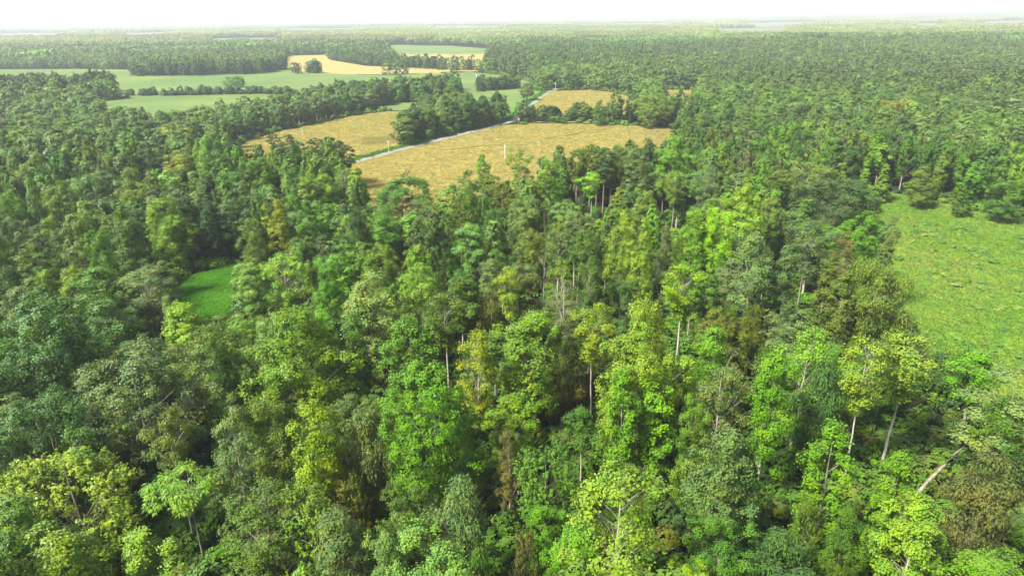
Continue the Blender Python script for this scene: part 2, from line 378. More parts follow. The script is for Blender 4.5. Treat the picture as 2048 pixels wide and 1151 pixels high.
# H height, R crown radius, cb crown base (share of H), prof (t, r) crown outline, nl lobes, lr lobe radius, flat, nt tufts, nf leaves per tuft
OVAL = [(0, .5), (.2, .88), (.5, 1), (.78, .86), (.93, .58), (1, .3)]
ROUND = [(0, .6), (.25, .95), (.55, 1), (.82, .84), (.95, .58), (1, .35)]
COLUMN = [(0, .75), (.15, 1), (.5, .9), (.7, 1), (.9, .65), (1, .15)]
CONE = [(0, .85), (.12, 1), (.5, .6), (.85, .22), (1, .05)]
VASE = [(0, .25), (.3, .6), (.65, 1), (.88, .85), (1, .35)]
TALL = [(0, .35), (.3, .75), (.6, 1), (.85, .8), (1, .3)]
SPECS = {
    'oak':     dict(H=20, R=5.6, cb=.18, prof=ROUND, nl=50, lr=1.75, flat=.9, nt=15, nf=28, tr=.46, leaf=.225, el=1.3, bark='grey', core=.55),
    'gum':     dict(H=22, R=4.8, cb=.12, prof=OVAL, nl=54, lr=1.45, flat=1.05, nt=14, nf=29, tr=.45, leaf=.225, el=1.35, bark='grey', core=.5),
    'dome':    dict(H=17, R=5.0, cb=.05, prof=[(0, .75), (.3, 1), (.6, .96), (.8, .78), (.93, .5), (1, .25)], nl=46, lr=1.65, flat=.95, nt=15, nf=28, tr=.46, leaf=.225, el=1.3, bark='grey', core=.82),
    'column':  dict(H=20, R=2.5, cb=.04, prof=COLUMN, nl=46, lr=.95, flat=.9, nt=13, nf=23, tr=.38, leaf=.235, el=1.2, bark='pale', core=.4),
    'poplar':  dict(H=26, R=3.9, cb=.36, prof=TALL, nl=34, lr=1.25, flat=.75, nt=15, nf=25, tr=.44, leaf=.24, el=1.3, bark='pale', core=.35, limb=1),
    'stem':    dict(H=25, R=2.9, cb=.52, prof=TALL, nl=24, lr=1.1, flat=.8, nt=14, nf=23, tr=.42, leaf=.225, el=1.3, bark='pale', core=.35, limb=1),
    'open':    dict(H=22, R=4.0, cb=.56, prof=VASE, nl=19, lr=1.25, flat=.5, nt=17, nf=20, tr=.45, leaf=.23, el=1.5, bark='white', core=.45, limb=2, under=-.05),
    'sparse':  dict(H=21, R=4.4, cb=.30, prof=OVAL, nl=38, lr=1.25, flat=.6, nt=12, nf=19, tr=.44, leaf=.23, el=1.4, bark='pale', core=.35, limb=2, under=-.1),
    'feather': dict(H=18, R=4.2, cb=.22, prof=OVAL, nl=36, lr=1.4, flat=.8, nt=16, nf=21, tr=.55, leaf=.30, el=3.2, bark='grey', core=.4, limb=2, style='hang'),
    'spray':   dict(H=17, R=5.4, cb=.16, prof=ROUND, nl=42, lr=1.7, flat=.7, nt=13, nf=24, tr=.5, leaf=.25, el=1.7, bark='grey', core=.5, style='spray'),
    'palm':    dict(H=13, R=4.2, cb=.68, prof=VASE, nl=17, lr=1.15, flat=.5, nt=12, nf=30, tr=.36, leaf=.42, el=3.2, bark='pale', core=.7, limb=2, style='radiate', under=.15),
    'pine':    dict(H=24, R=3.6, cb=.52, prof=TALL, nl=26, lr=1.25, flat=.42, nt=16, nf=24, tr=.36, leaf=.5, el=4.5, bark='pine', core=.55, limb=1, style='needle', under=-.1),
    'cedar':   dict(H=11, R=2.4, cb=.05, prof=CONE, nl=44, lr=.7, flat=.7, nt=10, nf=15, tr=.27, leaf=.25, el=1.8, bark='grey', core=.5),
    'bush':    dict(H=4.5, R=2.4, cb=.05, prof=ROUND, nl=14, lr=1.05, flat=.75, nt=12, nf=18, tr=.38, leaf=.24, el=1.4, bark='grey', core=.5),
    'dead':    dict(H=19, R=3.4, cb=.45, prof=VASE, nl=9, lr=.8, flat=.6, nt=4, nf=0, tr=.3, leaf=.3, el=1.3, bark='white', core=.7, limb=3),
    'pole':    dict(H=14, R=.6, cb=.7, prof=VASE, nl=2, lr=.4, flat=.6, nt=2, nf=0, tr=.3, leaf=.3, el=1.3, bark='pale', core=.7, limb=1),
}

def gen_tree(kind, seed, lod=0, lean=(0, 0), grow=1.0):
    S = SPECS[kind]; rng = np.random.default_rng(seed * 977 + sum(map(ord, kind)))
    H, R = S['H'], S['R'] * grow; cbz = S['cb'] * H; so = Soup()
    style = S.get('style', 'leaf'); under = S.get('under', -.12)
    # trunk
    zt = np.linspace(0, 1, 11); wob = np.cumsum(rng.normal(0, .012 * H / 3, (11, 2)), 0) * (zt[:, None] ** .7)
    ax = np.column_stack([wob[:, 0] + lean[0] * zt ** 1.4, wob[:, 1] + lean[1] * zt ** 1.4, zt * H * (.93 if kind != 'pole' else 1)])
    r0 = {'column': .22, 'poplar': .25, 'stem': .2, 'pine': .25, 'open': .19, 'sparse': .22, 'bush': .06, 'cedar': .12, 'palm': .12, 'dead': .22, 'pole': .16}.get(kind, .30)
    rad = r0 * (1 - zt * .86) ; rad[0] *= 1.35
    so.tube(ax, rad, 7 if lod == 0 else (5 if lod == 1 else 3))
    def axis(z):
        z = np.clip(np.asarray(z, float) / ax[-1, 2], 0, 1) * 10; i = np.minimum(z.astype(int), 9); fr = (z - i)[..., None]
        return ax[i] * (1 - fr) + ax[i + 1] * fr
    # lobes
    nl = int(S['nl'] * grow ** 1.5) if lod < 2 else max(6, S['nl'] // 2)
    t = (np.arange(nl) + rng.uniform(0, 1, nl)) / nl
    pt, pr = zip(*S['prof']); pr_ = np.interp(t, pt, pr)
    ang = np.arange(nl) * 2.39996 + rng.normal(0, .5, nl) + seed
    asym = 1 + .22 * np.cos(ang - rng.uniform(0, 6.28)) + .12 * np.cos(2 * ang + rng.uniform(0, 6.28))
    lr = S['lr'] * rng.uniform(.65, 1.35, nl) * (.65 + .35 * pr_) * (1.25 if lod == 2 else 1)
    rho = np.maximum(R * pr_ * asym * np.sqrt(rng.uniform(S['core'] ** 2, 1, nl)) - lr * .55, 0)
    zc = cbz + (H - cbz) * t - lr * S['flat'] * .45 * (t > .4)
    c0 = axis(zc); c = c0.copy(); c[:, 2] = zc
    c[:, 0] += np.cos(ang) * rho; c[:, 1] += np.sin(ang) * rho
    if kind in ('oak', 'gum', 'dome', 'poplar', 'stem', 'spray', 'feather', 'sparse', 'bush'):          # swell and pinch the outline into several heads
        cc = np.array([*axis(np.array(cbz + .4 * (H - cbz)))[:2], cbz + .4 * (H - cbz)]); q = c - cc
        dq = unit(q / np.array([R, R, .55 * (H - cbz)])); ff = 0
        for _ in range(5): ff = ff + np.cos(dq @ (rng.normal(0, 1, 3) * 3.6) + rng.uniform(0, 6.28))
        k_ = 1 + .13 * np.clip(ff, -1.6, 1.6); c = cc + q * k_[:, None]; rho = np.hypot(c[:, 0] - c0[:, 0], c[:, 1] - c0[:, 1])
    # limbs
    nlimb = {0: nl, 1: nl // 2, 2: 0}[lod] if S.get('limb', 0) else {0: nl // 2, 1: nl // 5, 2: 0}[lod]
    order = np.argsort(-rho)[:nlimb]
    rise = .9 if kind not in ('pine', 'cedar') else .15
    thick = {0: .3, 1: .34, 2: .46, 3: .5}[S.get('limb', 0)]
    for i in order:
        z0 = max(cbz * .75 if S['cb'] > .3 else .12 * H, c[i, 2] - rise * rho[i] - rng.uniform(.2, 1.2)); z0 = min(z0, c[i, 2] - .1)
        a = axis(np.array(z0)); a = np.array([a[0], a[1], z0]); b = c[i]
        mid = a * .5 + b * .5 + np.array([0, 0, .12 * rho[i]]) + rng.normal(0, .12 * max(rho[i], .5), 3)
        rr = float(np.interp(z0 / H, zt, rad)) * thick
        q = np.linspace(0, 1, 6)[:, None]
        pts = (1 - q) ** 2 * a + 2 * q * (1 - q) * mid + q * q * b
        so.tube(pts, np.linspace(rr, max(.018, rr * .28), 6), 4 if lod == 0 else 3)
        if S.get('limb', 0) >= 2 and lod == 0:
            for _ in range(4 if S['limb'] == 2 else 7):
                s0 = pts[rng.integers(2, 6)]; e = b + rng.normal(0, 1, 3) * lr[i] * np.array([.8, .8, .5]) + np.array([0, 0, .45 * lr[i]])
                mm = (s0 + e) / 2 + rng.normal(0, .15, 3)
                so.tube([s0, mm, e], [rr * .34, rr * .22, .012], 3)
                if S['limb'] == 3:
                    e2 = e + rng.normal(0, .6, 3) + np.array([0, 0, .3]); so.tube([mm, (mm + e2) / 2 + rng.normal(0, .08, 3), e2], [rr * .2, rr * .13, .01], 3)
    if S['nf'] == 0: return so
    # tufts
    nt = {0: S['nt'], 1: max(5, int(S['nt'] * .75)), 2: 7}[lod]; nf = {0: S['nf'], 1: max(4, int(S['nf'] * .6)), 2: 13}[lod]; sc = {0: 1., 1: 1.9, 2: 3.2}[lod]
    li = np.repeat(np.arange(nl), int(nt * 2.6))
    d = unit(rng.normal(0, 1, (len(li), 3)))
    outw = np.column_stack([np.cos(ang), np.sin(ang), np.full(nl, .7)])[li]; outw = unit(outw)
    keep = np.sum(d * outw, 1) > under + rng.normal(0, .15, len(li))
    keep &= rng.uniform(0, 1, len(li)) < .74
    li, d = li[keep], d[keep]
    rj = rng.uniform(.84, 1.06, len(li))
    tc = c[li] + d * lr[li][:, None] * rj[:, None] * np.array([1, 1, S['flat']])
    tv = rng.uniform(0, 1, len(li))
    k = np.repeat(np.arange(len(li)), nf); N = len(k)
    g = rng.normal(0, 1, (N, 3)) * S['tr'] * .68 * np.array([1, 1, .75])
    up = np.array([0, 0, 1.]); dk = d[k]
    size = S['leaf'] * sc * rng.uniform(.55, 1.45, N)
    if style == 'leaf':
        pos = tc[k] + g; nrm = .85 * dk + .45 * up + .28 * rng.normal(0, 1, (N, 3)); tan = rng.normal(0, 1, (N, 3)) + dk * .6 - up * .3
        if lod: nrm = .8 * dk + .7 * unit(pos - np.array([0, 0, cbz + .45 * (H - cbz)])) + .25 * up + .25 * rng.normal(0, 1, (N, 3))
        L, Wd = size * math.sqrt(S['el']), size / math.sqrt(S['el']) * 1.05
    elif style == 'hang':
        pos = tc[k] + g * np.array([1, 1, 1.7]); nrm = dk + .35 * up + .6 * rng.normal(0, 1, (N, 3)); tan = -up * 1.1 + dk * .8 + rng.normal(0, .4, (N, 3))
        L, Wd = size * 1.7, size * .52
    elif style == 'spray':
        s_ = rng.uniform(-.4, 1.6, N)[:, None]; pos = tc[k] + (dk * .8 + up * .55) * s_ * .75 + g * .38
        nrm = up + .5 * dk + .5 * rng.normal(0, 1, (N, 3)); tan = dk + .4 * up + .4 * rng.normal(0, 1, (N, 3))
        L, Wd = size * 1.35, size * .75
    elif style == 'radiate':
        rd = unit(rng.normal(0, 1, (N, 3)) * np.array([1, 1, .25])); pos = tc[k] + rd * rng.uniform(.35, .75, N)[:, None] + g * .3
        nrm = up + .25 * rd + .15 * rng.normal(0, 1, (N, 3)); tan = rd - .25 * up; L, Wd = size * 1.05, size * .30
    else:
        rd = unit(rng.normal(0, 1, (N, 3)) + up * .55 + dk * .4); pos = tc[k] + g * .55 + rd * .2
        nrm = rng.normal(0, 1, (N, 3)) + up * .6; tan = rd; L, Wd = size * 1.15, size * .26 * (1.0 if lod == 0 else 1.6)
    var = np.clip(.5 + .28 * (tv[k] - .5) + .26 * rng.normal(0, 1, N) * .8, 0, 1)
    so.leaves(pos, nrm, tan, L, Wd, var)
    return so

VARIANTS = {'dome': 3, 'oak': 5, 'gum': 6, 'column': 4, 'poplar': 4, 'stem': 4, 'open': 5, 'sparse': 4, 'feather': 3, 'spray': 2, 'palm': 1, 'pine': 4, 'cedar': 3, 'bush': 3, 'dead': 3, 'pole': 2}
def leafmat(kind): return NEEDLE if kind in ('pine',) else LEAF
SOUP0, MESH0 = {}, {}
def near_mesh(kind, i, lean=None, grow=1.0):
    key = (kind, i, lean, grow)
    if key not in MESH0:
        so = gen_tree(kind, i + 1 + (50 if grow > 1 else 0), 0, lean or (0, 0), grow); mats = [BARK['grey' if lean else SPECS[kind]['bark']], leafmat(kind)]
        SOUP0[key] = so
        MESH0[key] = (so.mesh('trunk', mats, 0), so.mesh('crown', mats, 1) if SPECS[kind]['nf'] else None)
    return MESH0[key]
PROTO = {}
def proto(kind, i, lod):
    key = (kind, i, lod)
    if key not in PROTO:
        so = gen_tree(kind, i + 1, lod); mats = [BARK[SPECS[kind]['bark']], leafmat(kind)]
        PROTO[key] = bpy.data.objects.new(f'{kind}_shape', so.mesh(kind, mats))
    return PROTO[key]

TINT = {'deep': (.052, .110, .017), 'mid': (.086, .180, .016), 'bright': (.118, .265, .010), 'lime': (.185, .335, .009), 'yellow': (.225, .290, .014),
        'gold': (.23, .25, .028), 'grey': (.120, .188, .044), 'olive': (.122, .182, .018), 'blue': (.072, .152, .024), 'amber': (.140, .155, .013),
        'brown': (.125, .132, .028), 'pale': (.155, .265, .044), 'fresh': (.150, .268, .019), 'spring': (.195, .310, .022), 'pinegreen': (.080, .140, .030), 'orange': (.42, .16, .05)}
COLWORD = {'deep': 'dark green', 'mid': 'mid green', 'bright': 'vivid green', 'lime': 'lime green', 'yellow': 'yellow-green', 'gold': 'golden', 'grey': 'grey-green', 'olive': 'olive green',
           'blue': 'blue-green', 'amber': 'amber', 'brown': 'brownish', 'pale': 'pale green', 'fresh': 'fresh green', 'spring': 'light yellow-green', 'pinegreen': 'dark', 'orange': 'orange'}
SHAPEWORD = {'dome': 'rounded', 'oak': 'dense round', 'gum': 'billowy', 'column': 'narrow vine-clad', 'poplar': 'tall straight', 'stem': 'slim bare-stemmed', 'open': 'open-crowned', 'sparse': 'loose-crowned', 'feather': 'feathery', 'spray': 'spiky',
             'palm': 'umbrella-crowned', 'pine': 'pine', 'cedar': 'conical', 'bush': 'low bushy', 'dead': 'bare dead', 'pole': 'bare broken'}
NAME = {'pine': 'pine_tree', 'cedar': 'young_tree', 'bush': 'shrub', 'dead': 'dead_tree', 'pole': 'dead_tree'}
CATEGORY = {'pine': 'pine tree', 'bush': 'shrub', 'dead': 'dead tree', 'pole': 'dead tree'}
# ------------------------------------------------------------------ the trees one can pick out: (u, v of the top, height m, crown width px, shape, colour, foot of the visible crown, label, short name)
HAND = [
 # near left
 (80, 625, 22, 170, 'gum', 'blue', 800, 'big blue-green tree draped in hanging vines, above the spiky yellowish tree', 'the vine-draped blue-green tree'),
 (250, 698, 21, 240, 'oak', 'grey', 850, 'broad grey-green round oak-like tree above the slender white-stemmed tree', 'the broad grey-green oak'),
 (75, 790, 20, 185, 'oak', 'blue', 930, 'wide blue-green tree with soft mounded foliage beside the broad grey-green oak', 'the mounded blue-green tree'),
 (132, 915, 17, 235, 'spray', 'spring', 1060, 'big spiky yellow-green tree with upswept sprays near the lower corner', 'the spiky yellow-green tree'),
 (330, 822, 20, 82, 'open', 'olive', 920, 'slender white-stemmed tree with small flat crown standing against deep shade', 'the slender white-stemmed tree'),
 (370, 952, 14, 125, 'palm', 'fresh', 1050, 'lime green umbrella-crowned sapling with long leaflets and crooked stem', 'the lime umbrella sapling'),
 (456, 815, 21, 88, 'sparse', 'grey', 960, 'grey-green loose tree with forked pale limbs beside the lime green tree', 'the forked pale-limbed tree'),
 (545, 780, 22, 112, 'gum', 'olive', 960, 'olive green upright tree between the forked pale-limbed tree and the lime tree', None),
 (636, 812, 21, 120, 'gum', 'lime', 980, 'brilliant lime green upright tree, brightest of the lower slope', 'the brilliant lime tree'),
 (520, 978, 17, 195, 'sparse', 'mid', 1120, 'wide mid green tree with bare diagonal branch in front of the lime tree', 'the wide diagonal-branched tree'),
 (602, 1005, 15, 115, 'spray', 'spring', 1110, 'soft yellow-green tree nestled against the wide diagonal-branched tree', 'the soft yellow-green tree'),
 (285, 1073, 13, 125, 'gum', 'fresh', 1150, 'rounded yellowish green treetop below the lime umbrella sapling', 'the rounded yellowish treetop'),
 (110, 1080, 16, 155, 'gum', 'fresh', 1150, 'clumpy light green tree directly below the spiky yellow-green tree', 'the clumpy light green tree'),
 (28, 1010, 17, 110, 'gum', 'mid', 1100, 'mid green tree cut by the frame beside the spiky yellow-green tree', None),
 (668, 1035, 16, 125, 'gum', 'grey', 1150, 'pale-tipped grey-green tree below the soft yellow-green tree', None),
 (770, 1040, 17, 78, 'gum', 'pale', 1150, 'narrow pale green treetop at the bottom edge near the willowy tree', 'the narrow pale treetop'),
 (880, 1068, 17, 165, 'gum', 'pale', 1150, 'broad pale green treetop along the bottom below the willowy grey tree', 'the broad pale treetop'),
 (926, 962, 18, 112, 'feather', 'grey', 1080, 'willowy grey-green tree with drooping foliage, central lower slope', 'the willowy grey tree'),
 (725, 812, 19, 92, 'feather', 'grey', 950, 'feathery grey-green tree standing beside the brilliant lime tree', 'the feathery grey tree'),
 (862, 768, 22, 195, 'gum', 'bright', 950, 'huge vivid green leafy tree with several tops in the centre', 'the huge vivid green tree'),
 (700, 968, 11, 75, 'spray', 'amber', 1040, 'amber-brown understorey tree below the feathery grey tree', None),
 (800, 978, 12, 100, 'oak', 'mid', 1060, 'low round dark green tree between the amber tree and the willowy tree', None),
 (1017, 868, 15, 60, 'sparse', 'brown', 970, 'thin brownish-topped tree with reddish dead leaves beside the huge vivid tree', 'the thin brownish tree'),
 (1092, 908, 14, 130, 'spray', 'mid', 1010, 'flat-topped mid green tree between the thin brownish and large pale trees', 'the flat-topped mid green tree'),
 (1160, 1062, 11, 130, 'gum', 'bright', 1140, 'deep-set vivid green shrubby tree in the dark hollow at the bottom', None),
 (1046, 1075, 14, 50, 'spray', 'brown', 1150, 'small russet spiky-topped tree on the bottom edge', 'the small russet tree'),
 (1240, 945, 21, 185, 'sparse', 'spring', 1120, 'large pale yellow-green open tree with fine white branches, bottom centre', 'the large pale open tree'),
 # centre
 (1290, 640, 25, 175, 'gum', 'spring', 790, 'big light yellow-green domed tree above two vine-clad columns', 'the light domed tree'),
 (1250, 742, 21, 62, 'column', 'bright', 920, 'vine-clad green column with pale bare trunk below, beneath the light domed tree', 'the column with bare trunk'),
 (1312, 735, 20, 74, 'column', 'bright', 950, 'thick vivid vine-clad column, the bushier of two below the domed tree', 'the thick vine-clad column'),
 (1190, 607, 23, 92, 'open', 'yellow', 690, 'yellow-crowned tree with pale vase-shaped limbs on one slim trunk', 'the yellow vase-limbed tree'),
 (1118, 700, 14, 85, 'feather', 'amber', 800, 'amber vine-hung tree below the yellow vase-limbed tree', 'the amber vine-hung tree'),
 (1050, 612, 23, 140, 'gum', 'fresh', 790, 'large fresh green tree with white twigs beside the yellowish tree', 'the large fresh green tree'),
 (952, 655, 22, 88, 'sparse', 'yellow', 790, 'yellowish tree with white inner branches beside the large fresh green tree', 'the yellowish white-branched tree'),
 (1020, 535, 22, 60, 'open', 'yellow', 590, 'small yellow flat-crowned tree on forking white limbs', 'the white forked yellow tree'),
 (978, 588, 14, 50, 'spray', 'amber', 640, 'amber bushy tree just below the white forked yellow tree', None),
 (1115, 464, 23, 70, 'open', 'grey', 500, 'bleached white-limbed tree with thin umbrella of leaves', 'the bleached white-limbed tree'),
 (1088, 500, 18, 40, 'dead', 'grey', 545, 'bare white forked snag below the bleached white-limbed tree', None),
 (1128, 548, 22, 45, 'dead', 'grey', 640, 'leaning white dead tree with forked top in the centre of the forest', 'the leaning white snag'),
 (1122, 516, 19, 62, 'sparse', 'fresh', 570, 'fresh green tree between the bleached tree and the leaning white snag', None),
 (1135, 640, 20, 60, 'sparse', 'olive', 740, 'slim olive tree with bare white stem between domed and fresh trees', None),
 (888, 585, 22, 95, 'open', 'olive', 660, 'parasol-shaped olive tree with long white forked trunk', 'the olive parasol tree'),
 (820, 632, 22, 108, 'column', 'mid', 790, 'mid green shaggy column tree with vine cloak beside the dark gap', 'the shaggy green tree'),
 (838, 515, 21, 125, 'gum', 'fresh', 620, 'fresh green lobed tree right in front of the grey pines', 'the lobed tree before the pines'),
 (722, 558, 22, 120, 'gum', 'pale', 680, 'broad pale green tree beside the vivid tree, uphill of the shaggy one', 'the broad pale green tree'),
 (588, 650, 22, 205, 'gum', 'bright', 790, 'massive vivid green tree with billowing foliage below the clearing', 'the massive vivid tree'),
 (700, 640, 19, 90, 'gum', 'mid', 760, 'mid green tree tucked between the massive vivid tree and shaggy tree', None),
 (655, 535, 19, 65, 'gum', 'bright', 600, 'small vivid green pointed tree above the broad pale green tree', None),
 (632, 640, 20, 80, 'oak', 'fresh', 700, 'fresh green treetop leaning into the massive vivid tree', None),
 (433, 688, 20, 66, 'gum', 'mid', 800, 'narrow pointed mid green tree beside the massive vivid tree', 'the narrow pointed tree'),
 (415, 648, 17, 125, 'oak', 'olive', 740, 'olive green domed tree just below the grassy clearing', 'the olive domed tree'),
 (360, 614, 15, 92, 'gum', 'lime', 690, 'yellow-green lobed tree bordering the grassy clearing', 'the lobed lime tree'),
 (336, 598, 14, 42, 'gum', 'pale', 640, 'small whitish green treetop touching the clearing', None),
 (494, 527, 18, 58, 'poplar', 'pale', 640, 'slim pale green tree on the near side of the clearing', 'the slim pale tree'),
 (560, 500, 19, 125, 'sparse', 'fresh', 630, 'loose fresh green tree with visible stems beside the clearing', 'the loose fresh tree'),
 (285, 525, 17, 110, 'sparse', 'grey', 620, 'greyish spreading tree beside the clearing, opposite the slim pale tree', 'the greyish spreading tree'),
 (190, 545, 17, 95, 'gum', 'mid', 630, 'mid green tree beside the greyish spreading tree', None),
 (212, 603, 18, 105, 'gum', 'blue', 690, 'silvery-tipped blue-green tree above the broad grey-green oak', 'the silvery-tipped tree'),
 (110, 578, 18, 100, 'gum', 'mid', 650, 'fresh-topped mid green tree above the vine-draped blue-green tree', None),
 (30, 580, 18, 70, 'gum', 'grey', 640, 'grey-green treetop above the vine-draped tree near the frame edge', None),
 (45, 497, 16, 85, 'oak', 'olive', 550, 'flat olive green tree near the frame edge, above the bluish hollow', 'the flat olive tree'),
 (325, 412, 18.5, 92, 'gum', 'lime', 550, 'tall yellow-green conical tree standing over the clearing', 'the tall conical lime tree'),
 (145, 437, 21, 66, 'gum', 'olive', 540, 'olive-green pointed tree in the dark tree wall above the clearing', 'the pointed olive tree'),
 (365, 398, 18.5, 66, 'gum', 'deep', 520, 'dark green rounded tree behind the tall conical lime tree', None),
 (412, 408, 17.5, 56, 'gum', 'deep', 535, 'slim dark tree between the conical lime tree and dark tower', None),
 (457, 386, 19.5, 76, 'gum', 'deep', 525, 'towering dark green tree above the clearing corner', 'the dark tower'),
 (552, 407, 20, 60, 'gum', 'yellow', 500, 'bright golden-yellow tree standing among dark trees uphill of the clearing', 'the golden-yellow tree'),
 (508, 437, 16.5, 56, 'oak', 'olive', 520, 'dusky olive tree hugging the golden-yellow tree', None),
 (607, 385, 22, 66, 'gum', 'mid', 480, 'mid green tree with silvery top beyond the golden-yellow tree', None),
 (762, 420, 21, 60, 'poplar', 'bright', 500, 'vivid green fan-shaped tree on tall bare stem, beside the pines', 'the vivid fan-shaped tree'),
 (740, 485, 20, 75, 'gum', 'fresh', 560, 'yellow-tipped green tree in front of the fan-shaped tree', None),
 (826, 460, 22, 48, 'pine', 'grey', 520, 'grey-green pine on bare trunk, lowest of the three pines', 'the lowest grey pine'),
 (852, 418, 24, 52, 'pine', 'grey', 500, 'grey-green pine, tallest in the clump of three', 'the tallest grey pine'),
 (884, 422, 23, 46, 'pine', 'pinegreen', 490, 'darker pine beside the tallest of the three grey pines', None),
 (938, 436, 22, 62, 'poplar', 'pale', 520, 'pale green slender tree with white stem beyond the pines', 'the pale slender tree'),
 (1055, 402, 22, 82, 'oak', 'grey', 480, 'rounded grey-green tree above the bleached white-limbed tree', 'the rounded grey tree'),
 (1062, 455, 18, 75, 'oak', 'olive', 520, 'dull olive tree directly below the rounded grey tree', None),
 (1246, 428, 24, 72, 'gum', 'spring', 520, 'tall egg-shaped light yellow-green tree uphill of the domed tree', 'the egg-shaped light tree'),
 (1287, 447, 24, 58, 'gum', 'spring', 540, 'light green tree on pale trunk hugging the egg-shaped tree', 'the light tree on pale trunk'),
 (1332, 458, 21, 34, 'sparse', 'grey', 530, 'dusty grey-green thin tree beside the light tree on pale trunk', None),
 (1242, 560, 15, 70, 'oak', 'blue', 630, 'small dark blue-green rounded tree above the light domed tree', 'the small blue-green tree'),
 (1180, 525, 20, 55, 'sparse', 'mid', 590, 'mid green loose tree between leaning white snag and egg-shaped tree', None),
 (1370, 528, 23, 95, 'open', 'lime', 600, 'yellow-green open tree with twisting pale limbs on tall trunk', 'the twisting-limbed tree'),
 (1430, 668, 19, 95, 'gum', 'bright', 740, 'vivid green tree with small orange tips among its crown', 'the orange-tipped tree'),
 (1448, 716, 22, 105, 'sparse', 'grey', 810, 'feathery grey-green tree with white stem in front of orange-tipped tree', 'the feathery white-stemmed tree'),
 (1440, 612, 16, 75, 'oak', 'olive', 660, 'dusky olive tree above the orange-tipped tree', None),
 (1502, 620, 15, 60, 'feather', 'amber', 700, 'rusty amber vine-hung tree below the tall grey-green tree', 'the rusty vine-hung tree'),
 (1490, 397, 24, 135, 'gum', 'spring', 500, 'huge light yellow-green rounded tree, uphill end of the bright group', 'the huge bright crown'),
 (1432, 425, 24, 66, 'gum', 'lime', 540, 'most yellow tree of the bright group, beside the huge bright crown', 'the most yellow tree'),
 (1390, 425, 24, 66, 'gum', 'fresh', 550, 'fresh green tree at the near end of the bright yellow-green group', 'the fresh bright-group tree'),
 (1512, 463, 25, 98, 'sparse', 'grey', 610, 'tall grey-green loose tree in front of the huge bright crown', 'the tall grey loose tree'),
 (1580, 492, 22, 42, 'column', 'grey', 620, 'thin grey-green spire between two bare-trunked dark trees', 'the thin grey spire'),
 (1630, 430, 22, 85, 'sparse', 'grey', 520, 'dark grey-green tree on long pale trunk near the meadow corner', 'the dark long-trunked tree'),
 (1690, 355, 19, 150, 'oak', 'deep', 450, 'massive dark rounded tree at the corner of the meadow', 'the massive dark meadow tree'),
 (1640, 330, 19, 120, 'sparse', 'olive', 400, 'dull olive tree with many fine bare twigs behind the massive dark tree', 'the twiggy olive tree'),
 (1722, 436, 18, 100, 'gum', 'bright', 520, 'bright green rounded tree on the meadow edge below the massive dark tree', 'the bright meadow-edge tree'),
 (1695, 476, 19, 56, 'sparse', 'brown', 550, 'brown-grey thin tree in front of the bright meadow-edge tree', None),
 (1660, 515, 20, 44, 'column', 'olive', 640, 'leaning ivy column, olive green, beside dark gap', 'the leaning ivy column'),
 (1694, 545, 19, 46, 'column', 'olive', 680, 'second leaning ivy column, closer to the feathery meadow tree', None),
 (1760, 530, 20, 118, 'feather', 'olive', 640, 'olive feathery tree with white trunk spilling over the meadow edge', 'the feathery meadow tree'),
 (1620, 655, 23, 120, 'sparse', 'fresh', 760, 'fresh green open tree with pink-grey trunk below the ivy columns', 'the pink-trunked tree'),
 (1556, 690, 26, 95, 'poplar', 'bright', 830, 'vivid green tall tree on long pale bare trunk', 'the tall pale-trunked tree'),
 (1660, 722, 20, 82, 'feather', 'blue', 860, 'blue-green drooping tree behind the bright column', 'the blue-green drooping tree'),
 (1745, 680, 24, 98, 'open', 'spring', 760, 'yellow-green open tree with crooked white trunk and forks', 'the crooked white-trunked tree'),
 (1822, 668, 23, 125, 'open', 'spring', 780, 'pale yellow-green open tree with many upright white limbs, meadow edge', 'the many-limbed white tree'),
 (1896, 720, 9, 70, 'bush', 'deep', 800, 'dark rounded shrub standing on the meadow edge', 'the dark meadow shrub'),
 (1795, 640, 10, 66, 'spray', 'brown', 700, 'brownish shrubby tree at the foot of the feathery meadow tree', None),
 (1392, 800, 18, 66, 'gum', 'fresh', 870, 'small yellow-flecked tree above the dense greyish tree', 'the small yellow-flecked tree'),
 (1452, 866, 20, 140, 'gum', 'grey', 1010, 'dense greyish green tree with silvery foliage on pale trunk', 'the dense greyish tree'),
 (1505, 872, 19, 50, 'column', 'mid', 1000, 'slim mid green spire hugging the dense greyish tree', None),
 (1452, 1018, 15, 105, 'gum', 'mid', 1120, 'mid green tree directly below the dense greyish tree', 'the mid green tree below'),
 (1675, 848, 21, 82, 'column', 'bright', 1060, 'vivid green leafy column rising from the shade', 'the vivid leafy column'),
 (1700, 1018, 15, 70, 'gum', 'mid', 1150, 'dark leafy tree at the foot of the vivid leafy column', None),
 (1806, 908, 18, 62, 'column', 'bright', 1060, 'slender vivid spire between the leafy column and leaning tree', 'the slender vivid spire'),
 (1850, 998, 18, 118, 'column', 'fresh', 1150, 'thick yellow-green vine tower at the bottom, with pale twigs', 'the yellow-green vine tower'),
 (2015, 798, 17, 105, 'oak', 'mid', 930, 'mid green tree below the meadow, cut by the frame edge', 'the frame-cut green tree'),
 (1978, 950, 16, 115, 'feather', 'brown', 1060, 'brownish drooping tree under the leaning tree', 'the brownish drooping tree'),
 (1992, 1104, 12, 150, 'gum', 'bright', 1150, 'vivid green leafy treetop in the lower corner below the brownish tree', None),
 (1562, 1062, 13, 110, 'feather', 'blue', 1140, 'hazy blue-grey feathery treetop at the bottom edge', 'the hazy blue-grey treetop'),
 (1376, 1118, 11, 66, 'gum', 'lime', 1150, 'small bright yellow treetop at the bottom edge', 'the small bright yellow treetop'),
